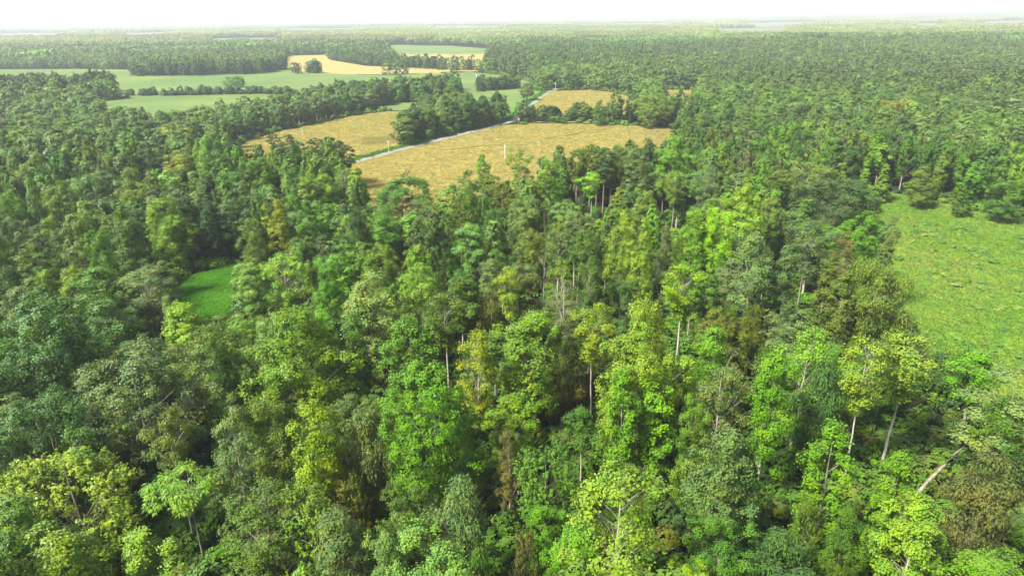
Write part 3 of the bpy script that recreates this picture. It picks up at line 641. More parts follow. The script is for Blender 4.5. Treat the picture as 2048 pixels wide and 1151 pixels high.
 (1615, 1010, 12, 52, 'spray', 'olive', 1060, 'small olive tree in the shade beside the vivid leafy column', None),
 (960, 1120, 14, 60, 'feather', 'mid', 1150, 'mid green feathery treetop at the bottom below the willowy tree', None),
 (1085, 1010, 10, 90, 'gum', 'bright', 1090, 'shaded leafy tree below the flat-topped mid green tree', None),
 # far side of the near wood
 (1185, 345, 18, 50, 'open', 'lime', 400, 'lime green crooked tree before a row of bare pine trunks', 'the crooked lime tree'),
 (1182, 292, 24, 40, 'pine', 'olive', 340, 'tall pine at the field edge above the crooked lime tree', 'the tall field-edge pine'),
 (1210, 296, 24, 40, 'pine', 'pinegreen', 340, 'dark pine beside the tall field-edge pine', None),
 (1270, 300, 23, 62, 'gum', 'grey', 380, 'grey-green narrow-domed tree uphill of the egg-shaped tree', 'the narrow-domed tree'),
 (1350, 285, 21, 80, 'gum', 'fresh', 350, 'fresh green tree at the field corner', 'the field-corner tree'),
 (1352, 345, 22, 40, 'open', 'fresh', 400, 'slim tree with white trunk standing between bright group and field corner', 'the slim white-trunked tree'),
 (1412, 343, 22, 52, 'open', 'grey', 400, 'pale branching tree with white trunk behind the most yellow tree', None),
 (1040, 296, 20, 48, 'sparse', 'fresh', 360, 'light green tree with pale limbs beside the field pole', 'the light tree by the pole'),
 (966, 309, 19, 26, 'column', 'lime', 350, 'lime green spindly spire poking up into the yellow field', 'the lime spire'),
 (1120, 292, 22, 46, 'gum', 'mid', 350, 'mid green tree on the field edge between pole and pines', None),
 (1100, 325, 22, 56, 'gum', 'bright', 400, 'vivid green vine-covered tree below the field-edge wood', None),
 (800, 362, 18, 140, 'oak', 'mid', 430, 'broad mid green dome against the yellow field', 'the broad dome by the field'),
 (520, 310, 19, 50, 'gum', 'bright', 380, 'vivid green upright tree beside the pine grove', 'the vivid tree by the pines'),
 (610, 345, 20, 36, 'poplar', 'lime', 420, 'lime green narrow pointed tree below the pine grove', 'the narrow lime tree'),
 (650, 350, 18, 55, 'gum', 'lime', 410, 'yellow-green tree beside the narrow lime tree below the pines', None),
 (355, 308, 17, 60, 'oak', 'yellow', 350, 'bright yellow rounded tree below the golden tree', 'the bright yellow round tree'),
 (335, 252, 18, 64, 'oak', 'gold', 300, 'golden orange-tinged tree in the middle of dark woods', 'the golden tree'),
 (292, 296, 19, 62, 'oak', 'deep', 345, 'dark round tree beside the bright yellow round tree', 'the dark round tree'),
 (180, 345, 19, 100, 'oak', 'grey', 400, 'broad grey-green dome between the pointed olive tree and the dark round tree', 'the broad grey dome'),
 (255, 368, 19, 50, 'gum', 'fresh', 410, 'fresh green top above the tall conical lime tree', 'the fresh green top'),
 (110, 375, 20, 70, 'gum', 'fresh', 440, 'light green treetop beside the broad grey dome', None),
 (1800, 200, 20, 58, 'oak', 'gold', 245, 'golden yellow tree rising from the woods beyond the meadow', 'the golden woodland tree'),
 (1720, 205, 20, 30, 'dead', 'grey', 250, 'white bare dead tree beside the golden woodland tree', 'the white woodland snag'),
 (1696, 222, 17, 34, 'sparse', 'brown', 250, 'half-bare brownish tree touching the white woodland snag', None),
 (1912, 228, 18, 36, 'gum', 'olive', 270, 'orange-topped green tree beyond the golden woodland tree', 'the orange-topped tree'),
 (1988, 238, 20, 46, 'gum', 'fresh', 290, 'pointed fresh green tree above the far meadow corner', 'the pointed fresh tree'),
 (1595, 180, 20, 50, 'gum', 'fresh', 230, 'light green tall tree far uphill of the bright group', None),
 (1688, 327, 13, 26, 'cedar', 'fresh', 370, 'small pointed young tree, first along the meadow fringe', 'the first fringe sapling'),
 (1735, 322, 13, 30, 'cedar', 'fresh', 380, 'pointed young tree, second along the meadow fringe', 'the second fringe sapling'),
 (1772, 330, 14, 34, 'cedar', 'fresh', 385, 'yellow-green young tree, third along the meadow fringe', 'the third fringe sapling'),
 (1848, 338, 14, 50, 'gum', 'fresh', 400, 'bushy yellow-green tree in the middle of the meadow fringe', 'the bushy fringe tree'),
 (2015, 355, 15, 50, 'gum', 'mid', 420, 'rounded green tree at the far meadow corner by the frame', 'the far corner tree'),
 (1930, 370, 11, 30, 'cedar', 'mid', 410, 'low conical tree on the meadow fringe past the bushy one', None),
 (1310, 192, 19, 70, 'oak', 'fresh', 245, 'light-topped rounded tree at the end of the roadside hedge', 'the hedge-end tree'),
 (1196, 203, 15, 24, 'gum', 'mid', 240, 'egg-shaped tree standing alone in the roadside hedge', 'the hedge egg tree'),
 (1054, 168, 13, 32, 'oak', 'mid', 205, 'lone rounded tree beside the road crest', 'the lone road tree'),
 (470, 153, 11, 34, 'oak', 'mid', 172, 'lone low bush-like tree in the broad green field', 'the lone field tree'),
]
PINES = [(545, 268, 17), (575, 270, 17), (600, 285, 19), (560, 290, 18), (632, 278, 19), (655, 275, 20), (675, 282, 19), (590, 305, 17), (690, 292, 18), (625, 300, 17),
         (1155, 300, 23), (1195, 305, 22), (1225, 305, 22), (1245, 296, 22), (1005, 368, 22), (985, 352, 22), (918, 400, 22), (1090, 345, 22), (450, 285, 17), (475, 298, 16), (430, 300, 17)]
rng = np.random.default_rng(5)
trees = []                                  # dicts of every tree; individuals first
def add_tree(x, y, h, wm, kind, tint, label=None, nick=None, lean=None, hand=False, clump=None):
    tu = np.array(TINT[tint]) * rng.uniform(.86, 1.14) * (1 + rng.normal(0, .06, 3)) if tint in TINT else np.array(tint)
    u, v, c = project(x, y, float(T(x, y)) + h)
    trees.append(dict(x=float(x), y=float(y), h=h, w=wm, kind=kind, tname=tint, tint=tu, label=label, nick=nick, lean=lean, hand=hand, u=float(u), v=float(v), c=float(c), clump=clump, rot=rng.uniform(0, 6.28)))
boxes = []
for (u, v, h, w, kind, tint, vb, label, nick) in HAND:
    x, y = P(u, v, h); sl = math.sqrt(x * x + y * y + (CAM_H - h) ** 2)
    add_tree(x, y, h, w * sl / FPX, kind, tint, label, nick, hand=True)
    boxes.append((u - w * .42, u + w * .42, v, vb, math.hypot(x, y)))
# the leaning tree
x, y = P(1815, 1005, 1.5)
add_tree(x, y, 18.5, 12.5, 'open', 'grey', 'grey-green tree leaning hard over with bare diagonal trunk, lower slope by the meadow', 'the leaning tree', lean=(7.5, 2.0), hand=True)
boxes.append((1800, 1990, 840, 1000, math.hypot(x, y) + 3))
for (u, v, vb, h, ww) in ((1605, 545, 632, 13, 1.4), (1695, 616, 690, 12, 1.4), (1136, 765, 812, 7, 1.2), (1122, 855, 905, 7, 1.2)):
    x, y = P(u, v, h); add_tree(x, y, h, ww, 'pole', 'grey', hand=True, label={1605: 'thin bare leaning trunk below the thin grey spire', 1695: 'bare orange-brown dead trunk in the dark gap by the ivy columns',
        1136: 'broken bare trunk pointing up through the amber vines', 1122: 'short bare trunk standing in the dark beside the thick vine-clad column'}[u])
    boxes.append((u - 14, u + 14, v, vb, math.hypot(x, y)))
for i, (u, v, h) in enumerate(PINES):
    x, y = P(u, v, h); add_tree(x, y, h, rng.uniform(6, 8.5) if u < 700 else rng.uniform(5, 6.5), 'pine', 'pinegreen' if u < 700 else 'olive', hand=True, clump='pines')
for (u, vt, vb, dist) in ((1556, 800, 958, 0), (1600, 800, 930, 0), (1190, 680, 790, 0), (888, 650, 725, 0), (1020, 580, 660, 0), (1745, 760, 925, 0), (1820, 770, 890, 0), (330, 900, 985, 0), (400, 1030, 1110, 0),
                        (1250, 900, 985, 0), (1448, 800, 862, 0), (1287, 530, 600, 0), (1635, 520, 600, 0), (1370, 590, 690, 0), (838, 500, 522, 0), (1352, 390, 460, 0), (1210, 380, 420, 0), (1185, 380, 430, 0), (938, 500, 545, 0)):
    x, y = P(u, vb, 0); boxes.append((u - 15, u + 15, vt, vb, math.hypot(x, y) - 1))
boxes.append((1855, 2060, 440, 775, 112.0)); boxes.append((1812, 1860, 440, 650, 140.0))          # the meadow
boxes.append((335, 492, 526, 632, 178.0))          # the clearing
hand_xy = np.array([[t['x'], t['y'], t['w'] * .5] for t in trees])

# ---- fill the wood between them
def poisson(xs, ys, rad, taken, gap):
    """greedy dart throwing over shuffled candidates on a hash grid"""
    cell = 8.0; grid = {}
    for (a, b, r) in taken: grid.setdefault((int(a // cell), int(b // cell)), []).append((a, b, r))
    out = []
    for i, (a, b, r) in enumerate(zip(xs, ys, rad)):
        ca, cb = int(a // cell), int(b // cell); ok = True
        for da in (-2, -1, 0, 1, 2):
            for db in (-2, -1, 0, 1, 2):
                for (p, q, s) in grid.get((ca + da, cb + db), ()):
                    if (p - a) ** 2 + (q - b) ** 2 < (gap * (r + s)) ** 2: ok = False; break
                if not ok: break
            if not ok: break
        if ok: out.append(i); grid.setdefault((ca, cb), []).append((a, b, r))
    return out
NEAR_MAX = 330.0
n = 26000
yy = np.sqrt(rng.uniform(28 ** 2, NEAR_MAX ** 2, n)); xx = rng.uniform(-1, 1, n) * (yy * .80 + 14)
ok = in_forest(xx, yy, 3.0) & (np.hypot(xx, yy) < NEAR_MAX); xx, yy = xx[ok], yy[ok]
rr = rng.uniform(2.3, 4.5, len(xx)) + .7 * (yy < 115)
sel = poisson(xx, yy, rr, [tuple(a) for a in hand_xy], .90)
kinds_left = ['gum', 'gum', 'gum', 'oak', 'oak', 'sparse', 'poplar', 'feather', 'oak']
kinds_right = ['gum', 'poplar', 'stem', 'column', 'stem', 'poplar', 'open', 'stem', 'sparse', 'stem', 'gum']
BX = np.array(boxes)
for i in sel:
    x, y, r = xx[i], yy[i], rr[i]; d = math.hypot(x, y)
    big = r > 3.3
    right = x > -5 and d < 240
    kind = rng.choice(kinds_right if right else kinds_left)
    w_ = rng.uniform(0, 1)
    pr7 = [.22, .05, .14, .12, .21, .16, .07] if right else [.30, .13, .13, .10, .15, .09, .05]
    tint = ('mid', 'deep', 'grey', 'olive', 'fresh', 'bright', 'pale', 'blue')[int(np.searchsorted(np.cumsum(pr7), w_))]
    if kind == 'feather' and tint in ('bright', 'fresh'): tint = 'grey'
    h = rng.uniform(16, 22) if d > 170 else rng.uniform(14, 21)
    if kind == 'stem' and h > 12: h = rng.uniform(18, 23)
    wm = 2 * r * rng.uniform(.95, 1.25) * (.72 if kind == 'stem' else 1)
    if kind == 'column': wm *= .7
    # keep the picked-out trees in sight: a tree standing nearer than one of them stays below its visible crown
    for _ in range(8):
        u, v, c = project(x, y, h + float(T(x, y))); hw = wm * .4 / c * FPX
        hit = (BX[:, 4] > d + .5) & (u + hw > BX[:, 0]) & (u - hw < BX[:, 1]) & (v < BX[:, 3] - 6)
        if not hit.any(): break
        h -= 2.0
        if h < 13 and kind == 'stem': kind = 'gum'
        if h < 9 and kind not in ('oak', 'gum', 'feather', 'spray'): kind = rng.choice(['oak', 'gum', 'spray'])
    if h < (12.5 if right and d < 210 else 9.5): continue
    if h < 9: wm = min(wm, h * .9)
    if h < 7: kind = 'bush'
    if h < 12 and tint == 'deep': tint = 'mid'
    add_tree(x, y, h, wm, kind, tint)

for t in trees:
    t['size'] = t['h'] * t['w'] / t['c'] ** 2
    u, v = t['u'], t['v']; hw = t['w'] * .5 / t['c'] * FPX
    t['inview'] = (u + hw > 10) and (u - hw < 2038) and v < 1125
order = sorted((t for t in trees if not t['hand'] and t['inview']), key=lambda t: -t['size'])
n_hand = sum(t['hand'] for t in trees)
BUDGET = 318
chosen = [t for t in trees if t['hand']] + [t for t in order if t['kind'] != 'bush'][:BUDGET - n_hand]
ids = {id(t) for t in chosen}

# ---- labels for those without one: what stands behind, before or between named neighbours
marks = [t for t in trees if t['nick']]
def desc(t):
    if t['kind'] == 'pine': return COLWORD[t['tname']] + ' pine'
    return COLWORD[t['tname']] + ' ' + SHAPEWORD[t['kind']] + (' shrub' if t['kind'] == 'bush' else ' tree')
used = {t['label'] for t in chosen if t['label']}
cands = []
for t in chosen:
    if t['label']: continue
    ds = sorted(((math.hypot(t['x'] - q['x'], t['y'] - q['y']), k) for k, q in enumerate(marks)))[:9]
    for a in range(len(ds)):
        da, ka = ds[a]; q = marks[ka]; du = (t['u'] - q['u']); dv = (t['v'] - q['v']) * 1.6
        rel = None
        if abs(du) < .55 * abs(dv): rel = 'behind' if dv < 0 else 'in front of'
        elif abs(dv) < .5 * abs(du): rel = 'beside'
        if rel: cands.append((da, id(t), t, f'{desc(t)} {rel} {q["nick"]}'))
        for b in range(a + 1, min(len(ds), 7)):
            db, kb = ds[b]; s = marks[kb]
            sep = math.hypot(q['x'] - s['x'], q['y'] - s['y'])
            if da + db < 1.18 * sep: cands.append(((da + db) * .62, id(t), t, f'{desc(t)} between {q["nick"]} and {s["nick"]}'))
cands.sort(key=lambda c: (c[0], c[1]))
for dist, _, t, lab in cands:
    if t['label'] or lab in used or len(lab.replace('-', ' ').split()) > 16: continue
    t['label'] = lab; used.add(lab)
left = [t for t in chosen if not t['label']]
for t in left:
    ds = sorted(((math.hypot(t['x'] - q['x'], t['y'] - q['y']), k) for k, q in enumerate(marks)))[:6]
    done = False
    for word in ('further', 'next', 'second', 'third', 'fourth', 'fifth'):
        for dd, k in ds:
            q = marks[k]; rel = 'behind' if t['v'] < q['v'] else 'in front of'
            lab = f'{word} {desc(t)} {rel} {q["nick"]}'
            if lab not in used: t['label'] = lab; used.add(lab); done = True; break
        if done: break

# ---- build the individuals
def variant(t):
    S = SPECS[t['kind']]; n_ = VARIANTS[t['kind']]; return int(t['rot'] * 977) % n_
for t in chosen:
    kd = t['kind']; S = SPECS[kd]
    lean = tuple(v / (t['h'] / S['H']) for v in t['lean']) if t['lean'] else None
    gr = 1.6 if t['w'] / (2 * S['R']) > 1.28 and kd in ('oak', 'gum', 'spray', 'sparse', 'feather', 'open', 'column') and not lean else 1.0
    tm, cm = near_mesh(kd, 0 if lean else variant(t) % (2 if gr > 1 else 9), lean, gr)
    e = bpy.data.objects.new(NAME.get(kd, 'broadleaf_tree'), None); col.objects.link(e)
    e.empty_display_size = .5
    e.location = (t['x'], t['y'], float(T(t['x'], t['y'])) - .05); e.rotation_euler = (0, 0, 0 if lean else t['rot'])
    sx = t['w'] / (2 * S['R'] * gr) * (1.05 if t['hand'] else .98); sz = t['h'] / S['H']
    if kd in ('pole',): sx = 1
    e.scale = (sx, sx, sz)
    put(e, t['label'], CATEGORY.get(kd, 'tree'), {'pine': 'pines of the wood', 'dead': 'bare dead trees in the wood', 'pole': 'bare dead trees in the wood', 'bush': 'shrubs at the wood edge'}.get(kd, 'trees of the near wood'))
    o = bpy.data.objects.new('trunk', tm); col.objects.link(o); o.parent = e
    if cm:
        o = bpy.data.objects.new('crown', cm); col.objects.link(o); o.parent = e
        o['tint'] = [float(q) for q in t['tint']]

# ------------------------------------------------------------------ scatter by geometry nodes for what goes on beyond counting
def scatter(name, pts, idx, rot, scl, tint, protos, label, category=None):
    me = bpy.data.meshes.new(name); k = len(pts); me.vertices.add(k); me.vertices.foreach_set('co', np.asarray(pts, np.float32).ravel())
    for an, ty, field, data in (('pick', 'INT', 'value', np.asarray(idx, np.int32)), ('turn', 'FLOAT_VECTOR', 'vector', np.asarray(rot, np.float32)),
                                ('grow', 'FLOAT_VECTOR', 'vector', np.asarray(scl, np.float32)), ('tint', 'FLOAT_VECTOR', 'vector', np.asarray(tint, np.float32))):
        a = me.attributes.new(an, ty, 'POINT'); a.data.foreach_set(field, data.ravel())
    pc = bpy.data.collections.new(name + '_shapes')
    for j, p in enumerate(protos):
        q = p.copy(); q.name = f'{j:03d}_{name}'; pc.objects.link(q)
    ng = bpy.data.node_groups.new(name, 'GeometryNodeTree')
    ng.interface.new_socket('Geometry', in_out='INPUT', socket_type='NodeSocketGeometry'); ng.interface.new_socket('Geometry', in_out='OUTPUT', socket_type='NodeSocketGeometry')
    gi, go = ng.nodes.new('NodeGroupInput'), ng.nodes.new('NodeGroupOutput')
    ci = ng.nodes.new('GeometryNodeCollectionInfo'); ci.inputs['Collection'].default_value = pc
    ci.inputs['Separate Children'].default_value = True; ci.inputs['Reset Children'].default_value = True
    ip = ng.nodes.new('GeometryNodeInstanceOnPoints'); ip.inputs['Pick Instance'].default_value = True
    def at(nm, ty):
        q = ng.nodes.new('GeometryNodeInputNamedAttribute'); q.data_type = ty; q.inputs['Name'].default_value = nm
        return [s for s in q.outputs if s.enabled and s.name == 'Attribute'][0]
    L = ng.links.new
    L(gi.outputs[0], ip.inputs['Points']); L(ci.outputs[0], ip.inputs['Instance']); L(at('pick', 'INT'), ip.inputs['Instance Index'])
    L(at('turn', 'FLOAT_VECTOR'), ip.inputs['Rotation']); L(at('grow', 'FLOAT_VECTOR'), ip.inputs['Scale']); L(ip.outputs[0], go.inputs[0])
    o = bpy.data.objects.new(name, me); col.objects.link(o)
    mo = o.modifiers.new('scatter', 'NODES'); mo.node_group = ng
    return put(o, label, category, kind='stuff')

class Scatter:
    def __init__(s): s.p = []; s.i = []; s.r = []; s.s = []; s.t = []; s.protos = []; s.key = {}
    def add(s, ob, x, y, z, rot, scl, tint):
        if ob.name not in s.key: s.key[ob.name] = len(s.protos); s.protos.append(ob)
        s.p.append((x, y, z)); s.i.append(s.key[ob.name]); s.r.append((0, 0, rot)); s.s.append(scl); s.t.append(tint)
    def build(s, name, label, category=None): return scatter(name, s.p, s.i, s.r, s.s, s.t, s.protos, label, category)

forest = Scatter()
def plant(x, y, h, wm, kind, tint, lod, rot, var):
    S = SPECS[kind]; sx = wm / (2 * S['R']) * .92
    forest.add(proto(kind, var, lod), x, y, float(T(x, y)) - .05, rot, (sx, sx, h / S['H']), tuple(tint))
for t in trees:
    if id(t) in ids: continue
    plant(t['x'], t['y'], t['h'], t['w'], t['kind'], t['tint'], 1, t['rot'], variant(t) % 3)

# ---- woods of the middle distance, as far as single crowns can be told
MID0, MID1 = NEAR_MAX, 1500.0
n = 90000
yy = np.sqrt(rng.uniform(MID0 ** 2 * .6, MID1 ** 2, n)); xx = rng.uniform(-1, 1, n) * (yy * .80 + 20)
dd = np.hypot(xx, yy); ok = (dd > MID0) & (dd < MID1 * 1.12); xx, yy, dd = xx[ok], yy[ok], dd[ok]
ok = in_forest(xx, yy, 4.0); xx, yy, dd = xx[ok], yy[ok], dd[ok]
rr = rng.uniform(3.6, 6.4, len(xx)) + 1.0 * (dd > 600)
sel = poisson(xx, yy, rr, [(t['x'], t['y'], t['w'] * .5) for t in trees if t['y'] > 280], .82)
def vnoise(x, y, s, seed):
    g = np.random.default_rng(seed).uniform(0, 1, (64, 64)); x = np.asarray(x) / s; y = np.asarray(y) / s
    i, j = np.floor(x).astype(int), np.floor(y).astype(int); fx, fy = x - i, y - j; fx = fx * fx * (3 - 2 * fx); fy = fy * fy * (3 - 2 * fy)
    q = lambda a, b: g[a % 64, b % 64]
    return (q(i, j) * (1 - fx) + q(i + 1, j) * fx) * (1 - fy) + (q(i, j + 1) * (1 - fx) + q(i + 1, j + 1) * fx) * fy
PAL = np.array([TINT[k] for k in ('deep', 'mid', 'blue', 'grey', 'olive', 'fresh', 'pinegreen', 'pale')])
def woods_tint(x, y, k):
    d = np.hypot(x, y); a = rng.choice(len(PAL), len(x), p=[.20, .28, .10, .15, .09, .08, .06, .04]); c = (PAL[a] * .65 + PAL.mean(0) * .35) * 1.1
    m_ = (.5 * vnoise(x, y, 120, 3) + .5 * vnoise(x, y, 330, 4))[:, None]; c = c * (.58 + .84 * m_)
    f = sstep(1650, 2050, d)[:, None]                       # the sunlit yellow of the farther woods is put into their leaf tint
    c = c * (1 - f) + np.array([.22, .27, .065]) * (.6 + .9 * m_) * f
    return c * rng.uniform(.85, 1.15, (len(x), 1))
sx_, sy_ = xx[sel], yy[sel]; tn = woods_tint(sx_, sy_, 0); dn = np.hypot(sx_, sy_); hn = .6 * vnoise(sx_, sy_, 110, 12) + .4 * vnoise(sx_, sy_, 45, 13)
for j in range(len(sx_)):
    kind = rng.choice(['dome', 'dome', 'oak', 'gum', 'dome', 'sparse']) if dn[j] < 620 else 'dome'
    lod = 1 if dn[j] < 620 else 2
    h = rng.uniform(13.5, 18.5) * (.74 + .5 * hn[j]); wm = rr[sel[j]] * 2 * rng.uniform(.85, 1.35)
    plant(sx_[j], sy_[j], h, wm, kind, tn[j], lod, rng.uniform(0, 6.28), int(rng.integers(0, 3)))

# ---- clumps and hedges standing inside the fields: base line in ground points, depth, spacing
def clump(pts, depth, nper, hmin, hmax, tints, wmin=7, wmax=11):
    pts = G(*pts); seg = np.linalg.norm(np.diff(pts, axis=0), axis=1); tot = seg.sum(); k = int(tot * max(depth, 4) / 60 * nper)
    for _ in range(max(k, 2)):
        s = rng.uniform(0, tot); i = 0
        while s > seg[i] and i < len(seg) - 1: s -= seg[i]; i += 1
        p = pts[i] + (pts[i + 1] - pts[i]) * s / seg[i]; nn = unit(p)
        p = p + nn * rng.uniform(0, depth) + rng.normal(0, .6, 2)
        h = rng.uniform(hmin, hmax); d = np.linalg.norm(p)
        plant(p[0], p[1], h, rng.uniform(wmin, wmax), 'dome', np.array(TINT[rng.choice(tints)]) * rng.uniform(.8, 1.15), 1 if d < 800 else 2, rng.uniform(0, 6.28), int(rng.integers(0, 3)))
D = ['deep', 'mid', 'deep', 'blue', 'mid']
clump([(812, 289), (850, 278), (905, 266), (1003, 246)], 16, 1.1, 15, 20, D, 10, 14)
clump([(812, 290), (1003, 247)], 4, 1.2, 5, 9, ['mid', 'bright'], 5, 7)
clump([(640, 228), (740, 215), (800, 207), (915, 200)], 45, 1.0, 14, 19, D, 10, 14)
clump([(955, 184), (1000, 181), (1035, 178)], 30, 1.0, 9, 14, D)
clump([(1045, 244), (1120, 243), (1200, 243), (1270, 243)], 7, 3.6, 6, 12.5, D + ['olive'], 7, 10)
clump([(1045, 245), (1270, 245)], 3, 2.6, 2.5, 4.5, ['mid', 'bright'], 4, 6)
clump([(1280, 242), (1345, 246)], 12, 1.8, 12, 17, D, 8, 11)
clump([(265, 153), (400, 152), (520, 148), (570, 140)], 45, .9, 14, 19, D)
clump([(585, 148), (645, 147)], 18, 1.2, 13, 18, D)
clump([(255, 192), (330, 192), (420, 190), (520, 188), (600, 191), (700, 186)], 7, 4.0, 4, 8.5, D, 6, 9)
clump([(660, 120), (730, 131), (800, 135), (895, 141)], 24, .9, 13, 18, D)
clump([(905, 141), (955, 141)], 14, 1.2, 14, 19, D)
clump([(0, 204), (120, 203), (240, 192)], 60, 1.0, 17, 21, ['deep', 'deep', 'mid'])

# ---- beyond that the woods read as a mass: patches of canopy
def canopy_patch(name, size, count, nf, leaf, h, seed):
    r_ = np.random.default_rng(seed); so = Soup()
    cx, cy = r_.uniform(-.5, .5, (2, count)) * size; hh = h * r_.uniform(.8, 1.15, count); R_ = size / math.sqrt(count) * r_.uniform(.42, .62, count); tv = r_.uniform(.2, .8, count)
    k = np.repeat(np.arange(count), nf); d = unit(r_.normal(0, 1, (len(k), 3)) + np.array([0, 0, .35])); d[:, 2] = np.abs(d[:, 2]) * np.where(r_.uniform(0, 1, len(k)) < .2, -1, 1)
    pos = np.column_stack([cx[k], cy[k], hh[k] - R_[k] * 1.1]) + d * R_[k][:, None] * np.array([1, 1, 1.1]) * r_.uniform(.8, 1.05, (len(k), 1))
    so.leaves(pos, d + .35 * r_.normal(0, 1, d.shape), r_.normal(0, 1, d.shape), leaf * r_.uniform(.8, 1.4, len(k)), leaf, np.clip(tv[k] + r_.normal(0, .12, len(k)), 0, .95))
    so.m = [np.zeros(len(so.f[0]), int)]
    return bpy.data.objects.new(name, so.mesh(name, [LEAF]))
pm = [canopy_patch('canopy', 44, 26, 44, 2.6, 18, s) for s in range(5)]
pf = [canopy_patch('canopy_far', 130, 110, 16, 6.0, 18, s + 20) for s in range(4)]
def patches(d0, d1, pitch, protos, jit):
    ys = np.arange(d0 * .55, d1, pitch); P_ = []
    for y in ys:
        half = y * .80 + 60; P_.append(np.column_stack([np.arange(-half, half, pitch), np.full(len(np.arange(-half, half, pitch)), y)]))
    q = np.vstack(P_) + rng.uniform(-jit, jit, (sum(map(len, P_)), 2)); d = np.hypot(q[:, 0], q[:, 1]); q = q[(d > d0) & (d < d1)]
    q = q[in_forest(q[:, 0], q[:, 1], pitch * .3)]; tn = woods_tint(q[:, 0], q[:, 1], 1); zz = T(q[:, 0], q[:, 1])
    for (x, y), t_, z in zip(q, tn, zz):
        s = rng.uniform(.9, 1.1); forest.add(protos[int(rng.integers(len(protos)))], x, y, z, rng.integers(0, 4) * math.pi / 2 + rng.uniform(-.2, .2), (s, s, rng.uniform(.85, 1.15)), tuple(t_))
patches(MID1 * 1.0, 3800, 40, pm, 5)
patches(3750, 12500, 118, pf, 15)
forest.build('forest', 'dense mixed forest stretching back from the near trees to the hazy horizon')

# ---- undergrowth in the shade of the near wood
ug = Scatter(); n = 16000
yy = np.sqrt(rng.uniform(30 ** 2, 250 ** 2, n)); xx = rng.uniform(-1, 1, n) * (yy * .80 + 10)
ok = in_forest(xx, yy, 1.0); xx, yy = xx[ok], yy[ok]; rr = rng.uniform(1.1, 2.2, len(xx))
for i in poisson(xx, yy, rr * np.where(yy < 170, .72, 1.0), [], .82):
    h = rng.uniform(1.2, 3.6); w = rr[i] * 2.3; c = np.array(TINT[rng.choice(['mid', 'mid', 'bright', 'olive', 'deep', 'fresh', 'amber'], p=[.3, .2, .16, .1, .14, .07, .03])]) * rng.uniform(.7, 1.1)
    sx = w / (2 * 2.4); ug.add(proto('bush', int(rng.integers(0, 3)), 1), xx[i], yy[i], float(T(xx[i], yy[i])) - .1, rng.uniform(0, 6.28), (sx, sx, h / 4.5), tuple(c))
for f in (F_LEFT, F_GREEN, F_ROADSIDE, F_MAIN, F_BIG, F_LOW, F_MEADOW, F_CLEAR, F_TAN, F_SMALL):      # bushy skirts where the wood meets open ground
    for p in densify(f, 3.2, 0, rng):
        cen = f.mean(0); q = p + unit(p - cen) * rng.uniform(0, 3) + rng.normal(0, .8, 2)
        if np.hypot(*q) > 900 or road_dist(np.array([q[0]]), np.array([q[1]]))[0] < 8: continue
        if not in_forest(np.array([q[0] + unit(p - cen)[0] * 6]), np.array([q[1] + unit(p - cen)[1] * 6]), .5)[0]: continue
        h = rng.uniform(1.2, 4.2); w = rng.uniform(3, 6); c = np.array(TINT[rng.choice(['mid', 'bright', 'deep', 'fresh', 'olive'])]) * rng.uniform(.8, 1.1)
        ug.add(proto('bush', int(rng.integers(0, 3)), 1), q[0], q[1], float(T(*q)) - .1, rng.uniform(0, 6.28), (w / 4.8, w / 4.8, h / 4.5), tuple(c))
ug.build('undergrowth', 'shaded green undergrowth of bushes filling the gaps between trunks')

# ---- grass and crop plants
def grass_patch(name, size, count, hgt, wid, seed, rows=None, mat=GRASS, lie=.5):
    r_ = np.random.default_rng(seed); so = Soup()
    x, y = r_.uniform(-.5, .5, (2, count)) * size
    if rows: x = np.round(x / rows) * rows + r_.normal(0, rows * .13, count)
    cl = .5 + .5 * np.sin(x * 2.1 + seed) * np.sin(y * 1.7 + 2 * seed)
    t = unit(np.column_stack([r_.normal(0, lie, count), r_.normal(0, lie, count), np.full(count, .8)])); nrm = unit(np.column_stack([r_.normal(0, 1, count), r_.normal(0, 1, count), r_.uniform(.1, .9, count)]))
    L = hgt * r_.uniform(.5, 1.3, count) * (.5 + .8 * cl); pos = np.column_stack([x, y, np.zeros(count)]) + t * (L * .42)[:, None]
    so.leaves(pos, nrm, t, L, wid, np.clip(.45 + .3 * (cl - .5) + r_.normal(0, .18, count), 0, 1), fold=.1); so.m = [np.zeros(count, int)]
    return bpy.data.objects.new(name, so.mesh(name, [mat]))
def cover(name, fields, pitch, protos, base, alt, label, nscale=18, turn=None, maxd=700):
    sc_ = Scatter()
    for f in fields:
        lo, hi = f.min(0), f.max(0); gx, gy = np.meshgrid(np.arange(lo[0], hi[0], pitch), np.arange(lo[1], hi[1], pitch)); gx, gy = gx.ravel() + rng.uniform(-.3, .3, gx.size) * pitch, gy.ravel() + rng.uniform(-.3, .3, gx.size) * pitch
        k = inside(f, gx, gy) & (np.hypot(gx, gy) < maxd); gx, gy = gx[k], gy[k]; m1, m2 = vnoise(gx, gy, nscale, 8), vnoise(gx, gy, nscale * .3, 9)
        fr = np.clip(1.5 * (.6 * m1 + .4 * m2) - .3, 0, 1)[:, None]; c = np.array(base) * (1 - fr) + np.array(alt) * fr; zz = T(gx, gy) + .1
        for j in range(len(gx)):
            s = rng.uniform(.85, 1.2); sc_.add(protos[int(rng.integers(len(protos)))], gx[j], gy[j], zz[j], (rng.uniform(0, 6.28) if turn is None else turn), (s, s, s * (.75 + .5 * m2[j])), tuple(c[j] * rng.uniform(.9, 1.1)))
    return sc_.build(name, label)
cover('meadow_grass', [F_MEADOW], 2.6, [grass_patch('grass_patch', 3.4, 260, .55, .14, s) for s in range(5)], (.155, .295, .036), (.25, .34, .07), 'tall rough grass and weeds covering the sloping meadow', 16, maxd=330)
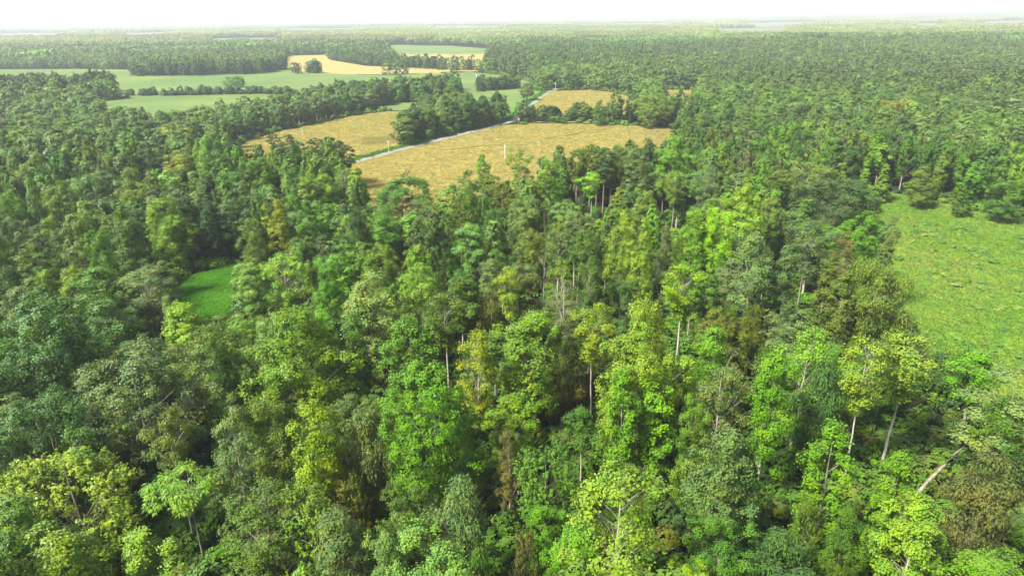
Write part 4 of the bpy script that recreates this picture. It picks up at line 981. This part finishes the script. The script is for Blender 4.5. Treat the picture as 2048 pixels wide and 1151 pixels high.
cover('clearing_grass', [F_CLEAR], 1.6, [grass_patch('clearing_patch', 2.2, 200, .45, .11, s + 9) for s in range(4)], (.085, .28, .016), (.14, .32, .025), 'short lush grass covering the small forest clearing', 8)
cover('crop_leaves', [F_MAIN, F_LEFT, F_ROADSIDE, F_SMALL], 4.0, [grass_patch('crop_patch', 4.8, 300, .5, .26, s + 30, .8, GRASS, .9) for s in range(5)], (.37, .345, .115), (.43, .375, .145), 'ripening yellow crop plants standing in the fields along the road', 45, .35)
cover('verge_weeds', [np.vstack([ROADC + np.array([-1.2, 3.2]), (ROADC + np.array([-3.5, 9.5]))[::-1]])], 2.5, [grass_patch('weed_patch', 3.2, 150, .9, .3, s + 50, None, GRASS, .7) for s in range(3)], (.05, .15, .02), (.12, .24, .03), 'rank green weeds along the road verge', 20)

def ribbons(name, lines, width, mat, lift, label):
    so = Soup()
    for pts in lines:
        q = G(*pts); k = max(3, int(np.linalg.norm(q[-1] - q[0]) / 2)); q = catmull(q, max(2, k // max(1, len(q) - 1)))
        z = T(q[:, 0], q[:, 1]) + lift; so.tube(np.column_stack([q, z]), np.full(len(q), width), 5)
    o = bpy.data.objects.new(name, so.mesh(name, [mat])); col.objects.link(o); return put(o, label, kind='stuff')
M_ROW = ground_material('row_gap', [(.3, (.11, .13, .03)), (.7, (.17, .175, .045))], .3, 1.5, .4)
ribbons('crop_rows', [[(722 + 3.6 * i + rng.normal(0, .4), 291 - i * .25), (726 + 3.5 * i, 283), (730 + 3.3 * i, 275.5 - i * .12)] for i in range(0, 21)]
        + [[(1292 + 4.2 * i, 272), (1290 + 4.1 * i, 266), (1288 + 4 * i, 260.5)] for i in range(13)], .11, M_ROW, .5, 'curved bare rows and gaps showing through the ripening crop')
ribbons('wheel_tracks', [[(795, 334), (812, 340), (806, 350), (790, 354)], [(800, 333), (818, 341), (812, 351)], [(842, 349), (856, 353), (863, 360)], [(760, 330), (780, 337), (795, 345)],
        [(1090, 278), (1140, 271), (1180, 262), (1220, 259)], [(900, 300), (980, 292), (1060, 290)], [(1110, 257), (1125, 258)], [(960, 279), (1010, 276), (1080, 275)]], .34, M_ROW, .3, 'dark wheel tracks curving through the yellow field')

# ------------------------------------------------------------------ utility poles
mw = Scatter(); n = 1500
lo, hi = F_MEADOW.min(0), np.minimum(F_MEADOW.max(0), [260, 320]); xx = rng.uniform(lo[0], hi[0], n); yy = rng.uniform(lo[1], hi[1], n); k = inside(F_MEADOW, xx, yy); xx, yy = xx[k], yy[k]
k = vnoise(xx, yy, 14, 31) > .46; xx, yy = xx[k], yy[k]
for a, b in zip(xx, yy):
    h = rng.uniform(.4, 1.3); sx = rng.uniform(.5, 1.5) / 4.8 * 2; c = np.array([(.12, .27, .03), (.10, .24, .035), (.22, .31, .05), (.20, .31, .045), (.17, .30, .04)][int(rng.choice(5, p=[.25, .2, .2, .15, .2]))]) * rng.uniform(.85, 1.15)
    mw.add(proto('bush', int(rng.integers(0, 3)), 1), a, b, .02, rng.uniform(0, 6.28), (sx, sx, h / 4.5), tuple(c))
mw.build('meadow_weeds', 'clumps of taller weeds scattered over the bright meadow')

def mat_plain(name, c, rough=.7):
    mt, nt, out = new_mat(name); p = node(nt, 'ShaderNodeBsdfPrincipled'); p.inputs['Roughness'].default_value = rough
    nz = noise(nt, 6, 4, 'Object'); r = ramp(nt, nz.outputs['Fac'], [(.3, tuple(v * .8 for v in c)), (.7, c)]); nt.links.new(r.outputs['Color'], p.inputs['Base Color']); nt.links.new(p.outputs[0], out.inputs['Surface']); return mt
M_WOOD, M_STEEL, M_WHITE = mat_plain('pole_wood', (.52, .46, .36)), mat_plain('insulator', (.5, .5, .48), .3), mat_plain('white_paint', (.8, .8, .78))
def part(name, so, mat, parent):
    o = bpy.data.objects.new(name, so.mesh(name, [mat])); col.objects.link(o); o.parent = parent; return o
def utility_pole(u, v, h, label, cross=True, white=False, rz=.5, r=.2):
    x, y = P(u, v, 0); e = bpy.data.objects.new('utility_pole', None); col.objects.link(e); e.location = (x, y, float(T(x, y))); e.rotation_euler = (0, 0, rz)
    put(e, label, 'utility pole', 'utility poles by the road')
    s = Soup(); s.tube([(0, 0, -.3), (0, 0, h * .5), (0, 0, h), (0, 0, h + .01)], [r, r * .85, r * .7, .01], 8); part('shaft', s, M_WHITE if white else M_WOOD, e)
    if cross:
        s = Soup(); s.tube([(-1.2, .16, h - .7), (0, .16, h - .7), (1.2, .16, h - .7)], [.08] * 3, 4); ca = part('crossarm', s, M_WOOD, e)
        for k in (-1.05, 0.0, 1.05):
            s = Soup(); s.tube([(k, .16, h - .62), (k, .16, h - .5), (k, .16, h - .38)], [.04, .07, .03], 6); part('insulator', s, M_STEEL, ca)
        s = Soup(); s.tube([(.32, 0, h - 2.0), (.32, 0, h - 1.98), (.32, 0, h - 1.1), (.32, 0, h - 1.08)], [.02, .24, .24, .02], 8); part('transformer', s, M_STEEL, e)
    else:
        s = Soup(); s.tube([(0, 0, h), (0, 0, h + .12), (0, 0, h + .3)], [.1, .16, .06], 6); part('cap', s, M_STEEL, e)
    return e
utility_pole(778, 306, 6.6, 'pale wooden utility pole with crossarm beside the road', True, False)
utility_pole(1010, 318, 7.0, 'white pole standing alone in the yellow field', False, True, r=.15)
utility_pole(606, 277, 6.0, 'small pole just showing above the pine grove', False, False, r=.15)
utility_pole(953, 167, 9.5, 'thin distant pole in the green field by the bushy clump', False, True, r=.22)
utility_pole(1111, 181, 7.0, 'distant utility pole at the crest of the road', True, False)
x, y = P(1034, 243); e = bpy.data.objects.new('road_marker', None); col.objects.link(e); e.location = (x + 1.5, y - 2.0, float(T(x, y))); put(e, 'small white marker post at the road bend', 'marker post')
s = Soup(); s.tube([(0, 0, -.1), (0, 0, 1.2)], [.1, .1], 6); part('post', s, M_WOOD, e)
s = Soup(); s.tube([(0, 0, 1.2), (0, 0, 1.21), (0, 0, 2.1), (0, 0, 2.11)], [.02, .5, .5, .02], 4); part('panel', s, M_WHITE, e)

# ------------------------------------------------------------------ haze
def build_haze():
    x0, x1, y0, y1, z0, z1 = -15500, 15500, -900, 17000, -18, 72
    v = [(x, y, z) for z in (z0, z1) for x, y in ((x0, y0), (x1, y0), (x1, y1), (x0, y1))]
    f = [(0, 3, 2, 1), (4, 5, 6, 7), (0, 1, 5, 4), (1, 2, 6, 5), (2, 3, 7, 6), (3, 0, 4, 7)]
    me = bpy.data.meshes.new('haze'); me.from_pydata(v, [], f)
    mt, nt, out = new_mat('haze'); p = node(nt, 'ShaderNodeVolumePrincipled')
    p.inputs['Color'].default_value = (.86, .94, 1, 1); p.inputs['Density'].default_value = .00013; p.inputs['Anisotropy'].default_value = 0.1
    nt.links.new(p.outputs[0], out.inputs['Volume']); me.materials.append(mt)
    o = bpy.data.objects.new('haze', me); col.objects.link(o); put(o, 'pale summer haze thickening toward the horizon', kind='stuff')
build_haze()
